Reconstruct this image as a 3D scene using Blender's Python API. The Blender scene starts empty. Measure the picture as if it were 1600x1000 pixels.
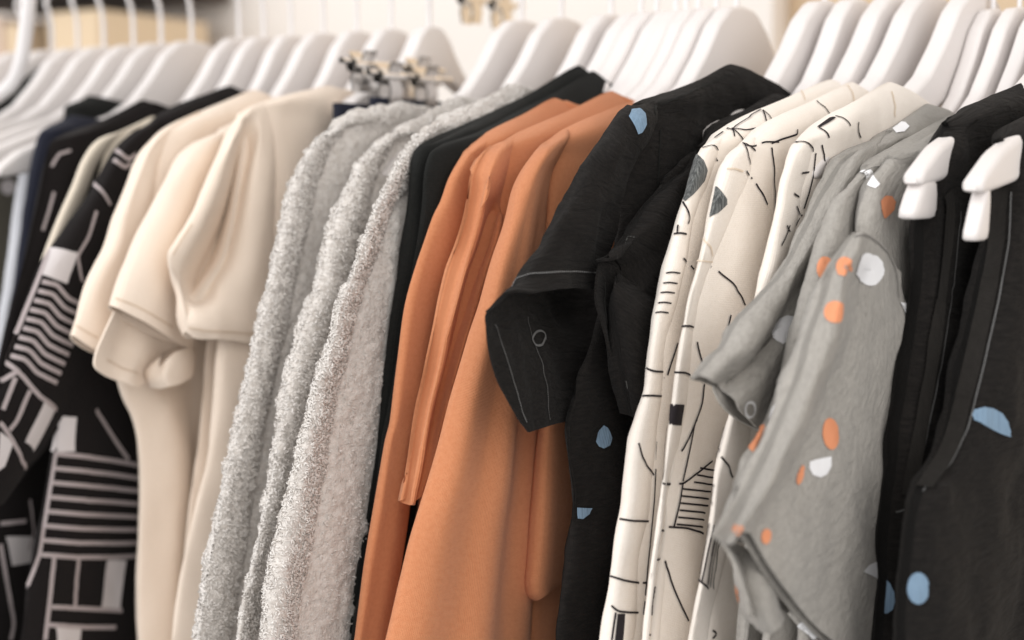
import bpy, math
import numpy as np
from math import sin, cos, radians, pi
from mathutils import Matrix, Vector
S = bpy.context.scene
COL = S.collection

# ---------------------------------------------------------------- camera, light, exposure
F = 2222.0                       # focal length in photo pixels (1600 wide): a 50 mm lens
TH, PT = radians(31.2), radians(6.0)
FW = np.array([-sin(TH)*cos(PT), cos(TH)*cos(PT), -sin(PT)])
RT = np.array([cos(TH), sin(TH), 0.0])
UP = np.cross(RT, FW)
CAM = np.array([0.22188, -0.81813, 1.40173])
cd = bpy.data.cameras.new('camera'); cam = bpy.data.objects.new('camera', cd); COL.objects.link(cam)
cd.sensor_width = 36.0; cd.lens = F/1600*36.0; cd.clip_start = 0.02; cd.clip_end = 100
M = Matrix.Identity(4)
for r in range(3):
    M[r][0], M[r][1], M[r][2], M[r][3] = RT[r], UP[r], -FW[r], CAM[r]
cam.matrix_world = M
cd.dof.use_dof = True; cd.dof.focus_distance = 0.665; cd.dof.aperture_fstop = 4.6
S.camera = cam
W = bpy.data.worlds.new('World'); S.world = W; W.use_nodes = True
bg = W.node_tree.nodes['Background']; bg.inputs[0].default_value = (1.0, 0.985, 0.97, 1); bg.inputs[1].default_value = 0.6
def area(name, loc, aim, sx, sy, power, colr):
    l = bpy.data.lights.new(name, 'AREA'); l.shape = 'RECTANGLE'; l.size = sx; l.size_y = sy; l.energy = power; l.color = colr
    o = bpy.data.objects.new(name, l); COL.objects.link(o); o.location = loc
    o.rotation_euler = (Vector(aim)-Vector(loc)).to_track_quat('-Z', 'Y').to_euler()
area('window_light', (-1.3, -1.9, 2.5), (-.2, -.1, 1.35), 2.4, 2.2, 48, (1.0, .985, .98))
area('fill_light', (1.5, -1.6, 2.2), (-.1, -.1, 1.3), 2.2, 2.0, 31, (1.0, .96, .92))  # added fill lamp that brightens the right-hand faces of the clothes
S.view_settings.view_transform = 'Standard'; S.view_settings.look = 'None'
S.view_settings.exposure = 0.08; S.view_settings.gamma = 1; S.view_settings.use_curve_mapping = False
S.render.engine = 'CYCLES'
S.cycles.max_bounces = 6; S.cycles.diffuse_bounces = 4

# ---------------------------------------------------------------- helpers
def lin(*c):
    o = []
    for x in c:
        x /= 255.0
        o.append(x/12.92 if x <= .04045 else ((x+.055)/1.055)**2.4)
    return tuple(o)+(1.0,)
def ray(u, v): return FW + RT*(u-800)/F + UP*(500-v)/F
def hit(u, v, pl, dx=0.0):
    """sight line through a photo point meets the vertical hanging plane x = Xn + k*y + dx"""
    Xn, k = pl; r = ray(u, v)
    t = (Xn + dx + k*CAM[1] - CAM[0])/(r[0]-k*r[1])
    return CAM + r*t
def hit_y(u, v, y): r = ray(u, v); return CAM + r*(y-CAM[1])/r[1]
def project(P):
    d = P-CAM; z = d@FW
    return np.stack([800+F*(d@RT)/z, 500-F*(d@UP)/z], -1), z
def plane(Xn, Xt): return (Xn, (Xn-Xt)/.21)

def _h(i, j, k, seed):
    n = (i*374761393 + j*668265263 + k*2147483647 + seed*974634777) & 0xFFFFFFFF
    n = ((n ^ (n >> 13))*1274126177) & 0xFFFFFFFF
    n = ((n ^ (n >> 16))*2246822519) & 0xFFFFFFFF
    return ((n ^ (n >> 15)) & 0xFFFF)/32767.5-1.0
def noise(p, seed=0):
    q = np.floor(p).astype(np.int64); f = p-q; w = f*f*f*(f*(f*6-15)+10); o = 0
    for a in (0, 1):
        for b in (0, 1):
            for c in (0, 1):
                o = o + _h(q[..., 0]+a, q[..., 1]+b, q[..., 2]+c, seed)*(w[..., 0] if a else 1-w[..., 0])*(w[..., 1] if b else 1-w[..., 1])*(w[..., 2] if c else 1-w[..., 2])
    return o
def fbm(p, seed=0, n=3):
    o = 0; a = 1
    for i in range(n): o = o + a*noise(p*2**i, seed+i*17); a *= .5
    return o

def spl(P, cnt, closed=False, T0=None):
    """Catmull-Rom through P[n,...] along axis 0 with cnt samples per span"""
    n = len(P); L = np.linalg.norm(np.diff(P, axis=0), axis=-1)
    L = L.reshape(n-1, -1).mean(1)+1e-5
    t = np.concatenate([[0], np.cumsum(np.sqrt(L))])
    if closed:
        Lc = np.sqrt(np.linalg.norm((P[0]-P[-1]).reshape(-1, 3), axis=1).mean()+1e-5)
    sh = (slice(None),)+(None,)*(P.ndim-1)
    d = np.diff(P, axis=0)/np.diff(t)[sh]
    m = np.empty_like(P)
    h = np.diff(t)
    for i in range(1, n-1): m[i] = (d[i-1]*h[i]+d[i]*h[i-1])/(h[i]+h[i-1])
    if closed:
        da = np.concatenate([d, ((P[0]-P[-1])/Lc)[None]]); ha = np.concatenate([h, [Lc]])
        dm = np.roll(da, 1, 0); hm = np.roll(ha, 1)[sh]; hp = ha[sh]
        w1, w2 = 2*hp+hm, hp+2*hm
        with np.errstate(divide='ignore', invalid='ignore'): hmn = (w1+w2)/(w1/dm+w2/da)
        lim = np.where(dm*da > 0, hmn, 0.0); lim[~np.isfinite(lim)] = 0
        m = .3*(dm*hp+da*hm)/(hp+hm)*(dm*da > 0)+.7*lim
    elif False:
        dc = (P[0]-P[-1])/Lc
        m[0] = (dc*h[0]+d[0]*Lc)/(h[0]+Lc); m[-1] = (d[-1]*Lc+dc*h[-1])/(h[-1]+Lc)
    else:
        m[0] = d[0]; m[-1] = d[-1]
        if T0 is not None: m[0] = .35*m[0] + T0/h[0]
    out = []
    spans = n if closed else n-1
    for i in range(spans):
        j = (i+1) % n; hh = Lc if i == n-1 else h[i]
        s = (np.arange(cnt[i])/cnt[i])[(slice(None),)+(None,)*(P.ndim-1)]
        out.append(P[i]*(2*s**3-3*s**2+1)+m[i]*hh*(s**3-2*s**2+s)+P[j]*(-2*s**3+3*s**2)+m[j]*hh*(s**3-s**2))
    if not closed: out.append(P[-1:])
    return np.concatenate(out, 0)

def normals(G, closed):
    if closed: a = np.roll(G, -1, 1)-np.roll(G, 1, 1)
    else: a = np.gradient(G, axis=1)
    b = np.gradient(G, axis=0)
    N = np.cross(a, b); l = np.linalg.norm(N, axis=-1, keepdims=True)
    return N/np.maximum(l, 1e-9)

class Buf:
    def __init__(s): s.V = []; s.Fq = []; s.M = []; s.UV = []; s.n = 0
    def add(s, V, Q, mat=0, uv=None):
        V = np.asarray(V, float).reshape(-1, 3); Q = np.asarray(Q, np.int64).reshape(-1, 4)
        s.V.append(V); s.Fq.append(Q+s.n); s.M.append(np.full(len(Q), mat)); s.n += len(V)
        s.UV.append(V[:, :2] if uv is None else np.asarray(uv, float).reshape(-1, 2))
    def grid(s, G, closed=False, mat=0, uv=None):
        r, c = G.shape[:2]; I = np.arange(r*c).reshape(r, c)
        J = np.concatenate([I, I[:, :1]], 1) if closed else I
        s.add(G, np.stack([J[:-1, :-1], J[1:, :-1], J[1:, 1:], J[:-1, 1:]], -1), mat, uv)
    def make(s, name, mats, parent=None, smooth=True):
        V = np.concatenate(s.V); Q = np.concatenate(s.Fq); mi = np.concatenate(s.M); UV = np.concatenate(s.UV)
        me = bpy.data.meshes.new(name); me.vertices.add(len(V)); me.vertices.foreach_set('co', V.ravel())
        me.loops.add(Q.size); me.loops.foreach_set('vertex_index', Q.ravel().astype(np.int32))
        me.polygons.add(len(Q)); me.polygons.foreach_set('loop_start', np.arange(0, Q.size, 4, dtype=np.int32))
        me.polygons.foreach_set('material_index', mi.astype(np.int32))
        me.polygons.foreach_set('use_smooth', np.full(len(Q), smooth))
        uvl = me.uv_layers.new(name='UVMap'); uvl.data.foreach_set('uv', UV[Q.ravel()].ravel().astype(np.float32))
        for m in (mats if isinstance(mats, (list, tuple)) else [mats]): me.materials.append(m)
        me.update(calc_edges=True); me.validate()
        o = bpy.data.objects.new(name, me); COL.objects.link(o)
        if parent is not None:
            o.parent = parent; o.matrix_parent_inverse = Matrix.Translation(-Vector(parent.location))
        return o
def tag(o, label, cat, group=None, kind=None):
    if kind: o['kind'] = kind
    if label: o['label'] = label
    if cat: o['category'] = cat
    if group: o['group'] = group
    return o
def thing(name, label, cat, loc, group=None):
    o = bpy.data.objects.new(name, None); o.empty_display_size = .02; COL.objects.link(o); o.location = loc
    return tag(o, label, cat, group)

# ---------------------------------------------------------------- materials
def mat(name, c, rough=.85, metal=0.0, sheen=0.0, spec=.3):
    m = bpy.data.materials.new(name); m.use_nodes = True
    b = m.node_tree.nodes['Principled BSDF']; b.inputs['Base Color'].default_value = c
    b.inputs['Roughness'].default_value = rough; b.inputs['Metallic'].default_value = metal
    b.inputs['Sheen Weight'].default_value = sheen; b.inputs['Sheen Roughness'].default_value = .5
    b.inputs['Specular IOR Level'].default_value = spec
    return m
def cloth(name, c, c2=None, fine=1300, crinkle=0.0, cscale=160, weave=.25, sheen=.12, mottle=.5, stretch=(1, 1), mscale=420):
    """woven or knitted cloth: colour flecks, thread bump and an optional crinkle, all laid on the cloth's own UVs in metres"""
    m = mat(name, c, .92, 0, sheen, .15); nt = m.node_tree; N = nt.nodes; Lk = nt.links; b = N['Principled BSDF']
    tc = N.new('ShaderNodeTexCoord'); mp = N.new('ShaderNodeMapping'); Lk.new(tc.outputs['UV'], mp.inputs['Vector'])
    mp.inputs['Scale'].default_value = (stretch[0], stretch[1], 1)
    n1 = N.new('ShaderNodeTexNoise'); n1.inputs['Scale'].default_value = mscale; n1.inputs['Detail'].default_value = 4; n1.inputs['Roughness'].default_value = .7
    Lk.new(mp.outputs[0], n1.inputs['Vector'])
    mx = N.new('ShaderNodeMix'); mx.data_type = 'RGBA'
    mx.inputs['A'].default_value = c; mx.inputs['B'].default_value = c2 or tuple(x*.72 for x in c[:3])+(1,)
    rp = N.new('ShaderNodeMapRange'); rp.inputs['From Min'].default_value = .42; rp.inputs['From Max'].default_value = .7; rp.inputs['To Max'].default_value = mottle
    Lk.new(n1.outputs['Fac'], rp.inputs['Value']); Lk.new(rp.outputs[0], mx.inputs['Factor']); Lk.new(mx.outputs['Result'], b.inputs['Base Color'])
    def wave(sc, d):
        w = N.new('ShaderNodeTexWave'); w.bands_direction = d; w.inputs['Scale'].default_value = sc; w.inputs['Distortion'].default_value = 2.5; w.inputs['Detail'].default_value = 2
        w.inputs['Detail Scale'].default_value = 3; Lk.new(tc.outputs['UV'], w.inputs['Vector']); return w
    wa, wb = wave(fine/6.28, 'X'), wave(fine/6.28, 'Y')
    ad = N.new('ShaderNodeMath'); Lk.new(wa.outputs['Fac'], ad.inputs[0]); Lk.new(wb.outputs['Fac'], ad.inputs[1])
    b1 = N.new('ShaderNodeBump'); b1.inputs['Strength'].default_value = weave; b1.inputs['Distance'].default_value = .0004
    Lk.new(ad.outputs[0], b1.inputs['Height']); last = b1
    if crinkle:
        n2 = N.new('ShaderNodeTexNoise'); n2.inputs['Scale'].default_value = cscale; n2.inputs['Detail'].default_value = 5; n2.inputs['Roughness'].default_value = .6; n2.inputs['Distortion'].default_value = .8
        Lk.new(mp.outputs[0], n2.inputs['Vector'])
        b2 = N.new('ShaderNodeBump'); b2.inputs['Strength'].default_value = crinkle; b2.inputs['Distance'].default_value = .003
        Lk.new(n2.outputs['Fac'], b2.inputs['Height']); Lk.new(b1.outputs[0], b2.inputs['Normal']); last = b2
    Lk.new(last.outputs[0], b.inputs['Normal'])
    return m
M_ORANGE = cloth('orange_crepe', lin(208, 139, 99), lin(196, 123, 83), mottle=.6, fine=3200, weave=.5, crinkle=.12, cscale=260)
M_BLACK = cloth('black_linen', lin(25, 23, 22), lin(38, 35, 33), crinkle=1.0, cscale=100, weave=.3, fine=2600, sheen=.03, mottle=.8, stretch=(.45, 1.5))
M_COAT = cloth('black_wool', lin(27, 28, 27), lin(36, 36, 35), weave=.3, sheen=.03, mottle=.6)
M_CREAM = cloth('cream_cotton', fine=2600, c=lin(240, 232, 223), c2=lin(233, 223, 211), weave=.3, mottle=.5)
M_TEE = cloth('oat_jersey', lin(232, 217, 202), lin(227, 210, 192), weave=.2, mottle=.35)
M_GREY = cloth('grey_crinkle_cotton', lin(166, 162, 156), lin(146, 142, 136), crinkle=.6, cscale=190, weave=.3, fine=2600, mottle=.7, stretch=(1.3, .6))
M_BOUCLE = cloth('grey_boucle', lin(222, 217, 212), lin(192, 184, 176), crinkle=.7, cscale=330, weave=.2, mottle=.85, mscale=260)
M_TUFT = cloth('grey_boucle_loops', lin(222, 218, 214), lin(206, 200, 194), weave=0, mottle=.9, sheen=0, mscale=120)
M_PRINT = cloth('dark_print_cloth', lin(25, 22, 22), lin(33, 29, 29), weave=.2, sheen=.03)
M_NAVY = cloth('navy_cloth', lin(34, 36, 48), weave=.2)
M_OLIVE = cloth('olive_cloth', lin(92, 88, 78), weave=.2)
M_PALE = cloth('pale_grey_cloth', lin(206, 208, 214), weave=.2)
M_STRAW = cloth('straw_cloth', lin(222, 211, 194), weave=.2)
M_RIB = cloth('black_binding', lin(34, 32, 30), lin(44, 41, 39), weave=.4, fine=2600, sheen=.03)
M_TSEAM = mat('oat_thread', lin(206, 186, 164), .9); M_OSEAM = mat('rust_thread', lin(172, 100, 66), .9)
M_INK = mat('ink', lin(38, 33, 36), .9)
M_GREYINK = cloth('speckled_ink', lin(66, 68, 68), lin(150, 152, 150), weave=0, mottle=.75, mscale=900)
M_WHITEPRINT = mat('white_print', lin(232, 232, 234), .85)
M_CORAL = mat('coral_print', lin(220, 146, 108), .88)
M_BLUE = cloth('blue_print', lin(122, 146, 168), lin(100, 122, 144), weave=.3, mottle=.6, mscale=700)
M_LINE = mat('mauve_line_print', lin(166, 156, 156), .9)
M_SILVER = mat('silver_print', lin(202, 196, 196), .8)
M_STITCH = mat('grey_thread', lin(112, 112, 112), .9)
M_DSTITCH = mat('dark_thread', lin(66, 66, 64), .9)
M_GSTITCH = mat('dark_grey_thread', lin(112, 109, 106), .9)
M_CSTITCH = mat('cream_thread', lin(222, 206, 186), .9)
M_HANGER = mat('white_lacquer', lin(224, 219, 217), .42, 0, 0, .5)
M_HOOK = mat('white_enamel', lin(225, 222, 222), .3, .0, 0, .5)
M_CHROME = mat('chrome', (.95, .95, .95, 1), .22, 1.0)

# ---------------------------------------------------------------- cloth surfaces
class Surf:
    """dense cloth grid; pieces write their outer face, inner face, rim and printed marks into one Buf"""
    def __init__(s, G, closed, vis_cols, disp=(), seed=0, boucle=0.0):
        N = normals(G, closed)
        mid = N[len(N)//2, vis_cols//2]; p = G[len(G)//2, vis_cols//2]
        s.sgn = 1 if mid@(CAM-p) > 0 else -1
        N = N*s.sgn
        for (amp, sc, ani) in disp:
            d = fbm(G*np.array(ani)/sc+seed*7.3, seed)
            fade = np.minimum(1, np.arange(len(G))/6.0)[:, None]
            G = G+N*(d*amp*fade)[..., None]
        if boucle:
            d = noise(G/.0075, seed+3)*.75+noise(G/.0034, seed+5)*.45
            G = G+N*(np.abs(d)*boucle)[..., None]
        s.G = G; s.N = normals(G, closed)*s.sgn; s.closed = closed; s.vc = vis_cols
        r, c = G.shape[:2]
        du = np.linalg.norm(np.diff(G, axis=1), axis=-1).mean(0); dv = np.linalg.norm(np.diff(G, axis=0), axis=-1).mean(1)
        s.uv = np.stack(np.meshgrid(np.concatenate([[0], np.cumsum(du)]), np.concatenate([[0], np.cumsum(dv)])), -1)
        s.px, s.z = project(G); s.face = ((CAM-G)*s.N).sum(-1)
    def write(s, b, thick=.0011, mat=0):
        b.grid(s.G, s.closed, mat, s.uv)
        inner = s.G-s.N*thick
        b.grid(inner, s.closed, mat, s.uv)
        rims = [(s.G[-1], inner[-1], s.uv[-1], s.closed)]
        if not s.closed:
            rims += [(s.G[0], inner[0], s.uv[0], False), (s.G[:, 0], inner[:, 0], s.uv[:, 0], False), (s.G[:, -1], inner[:, -1], s.uv[:, -1], False)]
        for A, B, U, cl in rims:
            b.grid(np.stack([A, B]), cl, mat, np.stack([U, U]))
    sib = None
    def depth_at(s, u, v):
        d = (((s.px-[u, v])**2).sum(-1)+np.where(s.face > 0, 0, 1e6)); d[:, s.vc:] += 1e6
        m = d.min()
        if m > 40: return 1e3+m
        return s.z[d < m+20].min()
    def front(s, u, v, b):
        if not s.sib or len(s.sib) < 2: return s, b
        return min(s.sib, key=lambda q: q[0].depth_at(u, v))
    def locate(s, u, v, ok=None):
        """grid coordinates of the place on the cloth seen at a photo point"""
        d = ((s.px-[u, v])**2).sum(-1)+np.where(s.face > 0, 0, 1e6)
        d[:, s.vc:] += 1e6
        if ok is not None: d = d+np.where(ok, 0, 1e6)
        d = d.ravel(); idx = np.argpartition(d, 24)[:24]; m = d[idx].min()
        if m > 900: return None
        idx = [k for k in idx if d[k] < m+60]
        k = min(idx, key=lambda k: s.z.ravel()[k]+.0004*math.sqrt(d[k]))
        i, j = divmod(k, s.G.shape[1]); r, c = s.G.shape[:2]
        i = min(max(i, 1), r-2); j = min(max(j, 1), c-2)
        gi = (s.px[i+1, j]-s.px[i-1, j])/2; gj = (s.px[i, j+1]-s.px[i, j-1])/2
        A = np.stack([gi, gj], 1)
        if abs(np.linalg.det(A)) < 1e-4: return (float(i), float(j)), A
        o = np.clip(np.linalg.solve(A, np.array([u, v])-s.px[i, j]), -1.5, 1.5)
        return (i+o[0], j+o[1]), A
    def at(s, gi, gj, off=.0004):
        r, c = s.G.shape[:2]
        gi = np.clip(gi, 0, r-1.001); gj = np.clip(gj, 0, c-1.001)
        i = gi.astype(int); j = gj.astype(int); a = (gi-i)[..., None]; b = (gj-j)[..., None]
        def bl(A): return A[i, j]*(1-a)*(1-b)+A[i+1, j]*a*(1-b)+A[i, j+1]*(1-a)*b+A[i+1, j+1]*a*b
        n = bl(s.N); n /= np.linalg.norm(n, axis=-1, keepdims=True)+1e-9
        return bl(s.G)+n*off
    def blob(s, b, u, v, pts, mat, off=.0005, rings=5):
        """filled printed patch; pts = outline offsets from (u,v) in photo pixels"""
        s, b = s.front(u, v, b); L = s.locate(u, v)
        if L is None: return
        (i, j), A = L
        P = np.array(pts, float); n = len(P)
        P = np.concatenate([P+(np.roll(P, -1, 0)-P)*q for q in (0, .25, .5, .75)], 1).reshape(-1, 2)
        c0 = s.G[int(np.clip(round(i), 0, s.G.shape[0]-1)), int(np.clip(round(j), 0, s.G.shape[1]-1))]
        R = np.hypot(*P.T).max()*((c0-CAM)@FW)/F*2.4+.004
        ok = np.linalg.norm(s.G-c0, axis=-1) < R
        fr = np.linspace(0, 1, rings); gi = np.empty((rings, len(P))); gj = np.empty_like(gi)
        for a, f in enumerate(fr):
            for k in range(len(P)):
                Q = ((i, j), None) if a == 0 else s.locate(u+P[k, 0]*f, v+P[k, 1]*f, ok)
                gi[a, k], gj[a, k] = Q[0] if Q else (gi[a-1, k], gj[a-1, k])
        pr = np.linalg.solve(A, P.T).T if abs(np.linalg.det(A)) > .02 else np.zeros_like(P)
        for a, f in enumerate(fr):
            dv = np.stack([gi[a]-i, gj[a]-j], 1)-pr*f; lm = 1.3*np.linalg.norm(pr*f, axis=1)+2.5; nn = np.linalg.norm(dv, axis=1)+1e-9
            dv *= np.minimum(1, lm/nn)[:, None]
            for _ in range(2): dv = (np.roll(dv, 1, 0)+2*dv+np.roll(dv, -1, 0))/4
            gi[a] = i+pr[:, 0]*f+dv[:, 0]; gj[a] = j+pr[:, 1]*f+dv[:, 1]
        if not s.closed: gj = np.clip(gj, .3, s.G.shape[1]-1.3)
        Wp = s.at(gi, gj, off)
        if np.linalg.norm(Wp-c0, axis=-1).max() > 1.6*R: return
        b.grid(Wp, True, mat)
    def line(s, b, pts, w, mat, off=.0006, dash=None):
        """printed or stitched line through photo points, w metres wide"""
        P = np.array(pts, float); seg = []
        for k in range(len(P)-1):
            n = max(2, int(np.hypot(*(P[k+1]-P[k]))/3))
            seg += [P[k]+(P[k+1]-P[k])*q/n for q in range(n)]
        seg.append(P[-1]); runs = []
        for n, q in enumerate(seg):
            if n % 2 == 0 or not runs: f = s.front(q[0], q[1], b)
            L = f[0].locate(*q)
            if L is None: continue
            if not runs or runs[-1][0] is not f[0]: runs.append((f[0], f[1], []))
            runs[-1][2].append(L[0])
        for f, fb, g in runs: f._line(fb, g, w, mat, off, dash)
    def _line(s, b, g, w, mat, off, dash):
        if len(g) < 2: return
        g = np.array(g)
        for _ in range(5 if len(g) > 30 else 2):
            if len(g) > 4: g[1:-1] = (g[:-2]+2*g[1:-1]+g[2:])/4
        C = s.at(g[:, 0], g[:, 1], off)
        if w > .004:
            for _ in range(40): C[1:-1] = (C[:-2]+2*C[1:-1]+C[2:])/4
        keep = np.concatenate([[True], np.linalg.norm(np.diff(C, axis=0), axis=1) > .0003]); C = C[keep]; g = g[keep]
        if len(C) < 2: return
        T = np.gradient(C, axis=0); T /= np.linalg.norm(T, axis=1, keepdims=True)+1e-9
        r, c = s.N.shape[:2]
        Nn = s.N[np.clip(g[:, 0].round().astype(int), 0, r-1), np.clip(g[:, 1].round().astype(int), 0, c-1)]
        B = np.cross(Nn, T); B /= np.linalg.norm(B, axis=1, keepdims=True)+1e-9
        if dash:
            for k in range(0, len(C)-1):
                n = max(1, int(np.linalg.norm(C[k+1]-C[k])/dash))
                for q in range(n):
                    a = C[k]+(C[k+1]-C[k])*(q+.15)/n; e = C[k]+(C[k+1]-C[k])*(q+.8)/n
                    b.grid(np.stack([np.stack([a-B[k]*w/2, a+B[k]*w/2]), np.stack([e-B[k]*w/2, e+B[k]*w/2])]), False, mat)
        else:
            b.grid(np.stack([C-B*w/2, C+B*w/2], 1), False, mat)

def circ(rx, ry=None, a0=0, a1=360, rot=0, n=20):
    ry = ry or rx; full = a1-a0 >= 360; out = []
    for k in range(n if full else n+1):
        a = radians(a0+(a1-a0)*k/n); x, y = rx*cos(a), ry*sin(a); c, s_ = cos(radians(rot)), sin(radians(rot))
        out.append((x*c-y*s_, x*s_+y*c))
    return out
def spread(lens, cell, mn=2): return [max(mn, int(round(l/cell))) for l in lens]

def tube(rows3, backs3, cell=.0028, disp=(), seed=0, boucle=0.0, ridge=.035, crv=None):
    """closed tube of cloth: rows3[r][k] visible points left to right, backs3 the same for the hidden side"""
    V = np.array(rows3); B = np.array(backs3)
    loop = np.concatenate([V, B[:, -2:0:-1]], 1)            # share both edge folds
    nv = V.shape[1]; n = loop.shape[1]
    seg = np.linalg.norm(np.roll(loop, -1, 1)-loop, axis=-1).mean(0)
    cc = spread(seg, cell); 
    for k in range(nv-1, n): cc[k] = max(2, int(cc[k]*.4))
    rl = np.linalg.norm(np.diff(V, axis=0), axis=-1).mean(1); rc = spread(rl, cell)
    T0 = None
    if ridge:
        T0 = np.zeros_like(loop[0]); T0[:nv, 0] = ridge; T0[nv:, 0] = -ridge; T0[0] = 0; T0[nv-1] = 0
    Gr = spl(loop, rc, False, T0)                            # down the cloth
    G = spl(np.swapaxes(Gr, 0, 1), cc, True)                 # round the cloth
    G = np.swapaxes(G, 0, 1)
    if crv is not None: G = crv(G, sum(cc[:nv-1]))
    return Surf(G, True, sum(cc[:nv-1])+1, disp, seed, boucle)
def sheet(rows3, cell=.0028, disp=(), seed=0):
    V = np.array(rows3)
    rl = np.linalg.norm(np.diff(V, axis=0), axis=-1).mean(1); cl = np.linalg.norm(np.diff(V, axis=1), axis=-1).mean(0)
    G = spl(V, spread(rl, cell)); G = np.swapaxes(spl(np.swapaxes(G, 0, 1), spread(cl, cell)), 0, 1)
    return Surf(G, False, G.shape[1], disp, seed)
def resample(pts, n):
    P = np.array(pts, float); L = np.concatenate([[0], np.cumsum(np.linalg.norm(np.diff(P, axis=0), axis=1))])
    t = np.linspace(0, L[-1], n); return np.stack([np.interp(t, L, P[:, k]) for k in range(P.shape[1])], 1)

def body(pl, ridge, L, prof=((0, 0), (.05, 6), (.22, 8), (.5, 8)), th=7, dip=.05, folds=None, far=None, **kw):
    """garment body over a hanger: ridge = shoulder line tip to collar, L = near fold going down (photo points)"""
    R = resample(ridge, 4); r0 = [hit(u, v, pl) for u, v in R]
    k = pl[1]; yt = r0[0][1]
    rows, backs = [], []
    zc = r0[-1][2]; yc = r0[-1][1]
    def X(y, d): return pl[0]+k*y+d/1000
    y1 = min(-.005, yc+.008)
    ext = [np.array([X(y1, 0), y1, zc-dip]), np.array([X(0.03, 0), .03, zc-dip-.012]), np.array([X(-yt*.8, 0), -yt*.8, r0[0][2]])]
    rows.append(r0+ext); b = [p.copy() for p in rows[0]]
    for q in (4, 5): b[q][0] -= .012
    backs.append(b)
    pts = [hit(u, v, pl) for u, v in L]; e = pts[-1]-pts[-2]; pts.append(pts[-1]+e/abs(e[2])*.13)
    for n, P in enumerate(pts):
        y0, z = P[1], P[2]; yf = min(.24, -y0*.85) if far is None else far
        vr = []
        for f, d in prof:
            y = y0+(yf-y0)*f; vr.append(np.array([X(y, d), y, z]))
        zd = min(z, zc-dip-.014-.008*(n+1))
        d = prof[-1][1]
        for f in (.6, .72):
            y = y0+(yf-y0)*f; vr.append(np.array([X(y, d), y, zd]))
        vr.append(np.array([X(yf, 0), yf, z]))
        rows.append(vr); br = [p.copy() for p in vr]
        for q in range(1, 6): br[q][0] = X(br[q][1], -th)
        backs.append(br)
    crv = None
    if folds:
        amp, wl, ph = folds
        def crv(G, nv):
            t = np.linspace(0, 1, len(G))[:, None]; y = G[..., 1]
            w = np.clip(t*3-.25, 0, 1); a = amp*w*np.sin(y/wl*2*pi+ph+2.2*noise(G/.11, 5)+t*1.5)*(.55+.45*noise(G/.08+9, 6))
            e = np.ones(G.shape[1]); e[:] = 1; m = np.minimum(np.arange(G.shape[1])/8.0, 1)
            G = G.copy(); G[..., 0] += a*m[None, :]; return G
    return tube(rows, backs, crv=crv, **kw)
def sleeve(pl, rows, bulge=5, th=6, dL=0, dR=0, prof=None, folds=None, **kw):
    """hanging sleeve: rows = (Lu, Lv, Ru, Rv) in photo points from shoulder to cuff"""
    fr = [0, .2, .5, .8, 1]; pr = prof or [0, .8, 1, .7, 0]
    vis, back = [], []
    for n, (a, b, c, d) in enumerate(rows):
        g = 0.15 if n == 0 else 1.0
        vr = []
        for f, q in zip(fr, pr):
            u, v = a+(c-a)*f, b+(d-b)*f
            vr.append(hit(u, v, pl, (dL+(dR-dL)*f+q*bulge*g)/1000))
        br = [hit(a+(c-a)*f, b+(d-b)*f, pl, (dL+(dR-dL)*f-th*g*pr_)/1000) for f, pr_ in zip(fr, [0, .8, 1, .8, 0])]
        br[0] = vr[0]; br[-1] = vr[-1]
        if n == 0: br = [p.copy() for p in vr]
        vis.append(vr); back.append(br)
    if folds:
        amp, nf, ph = folds
        def crv(G, nv):
            t = np.linspace(0, 1, len(G))[:, None]; j = np.minimum(np.arange(G.shape[1])/nv, 1)[None, :]
            a = amp*np.clip(t*2.2-.15, 0, 1)*np.sin(2*pi*nf*j+ph+1.5*noise(G*np.array([6, 6, 3.]), 3)+t*.8)*np.sin(pi*j)**.5*(.6+.4*noise(G*9+4, 8))
            G = G.copy(); G[..., 0] += a; G[..., 1] -= a*.4; return G
        kw['crv'] = crv
    return tube(vis, back, **kw)
def free(pl, rows, th=6, dx=0, **kw):
    """closed piece from explicit rows of (u, v[, mm]) points"""
    vis = [[hit(p[0], p[1], pl, ((p[2] if len(p) > 2 else 0)+dx)/1000) for p in r] for r in rows]
    back = []
    for n, r in enumerate(rows):
        t = 0 if n == 0 else th
        br = [np.array(q) for q in vis[n]]
        for k in range(1, len(br)-1): br[k] = br[k]-np.array([(t+max(0, r[k][2] if len(r[k]) > 2 else 0))/1000, 0, 0])
        back.append(br)
    return tube(vis, back, **kw)
def fsheet(pl, rows, dx=0, **kw):
    return sheet([[hit(p[0], p[1], pl, ((p[2] if len(p) > 2 else 0)+dx)/1000) for p in r] for r in rows], **kw)
PEND = []
def put(name, surfs, mats, root, marks=None, extra=None):
    """a part of a garment; its prints are laid once all parts of the garment exist, on whichever part faces the eye there"""
    b = Buf()
    for s in surfs: s.write(b)
    PEND.append((name, b, mats, root, marks, extra, surfs))
def finish():
    sib = [(s, p[1]) for p in PEND for s in p[6]]
    for s, _ in sib: s.sib = sib
    for p in PEND:
        if p[5]: p[5](p[1])
        if p[4]: p[4](p[1])
    for p in PEND: p[1].make(p[0], p[2], p[3])
    PEND.clear()
def LR(L, R): return [(a[0], a[1], c[0], c[1]) for a, c in zip(L, R)]

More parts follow.
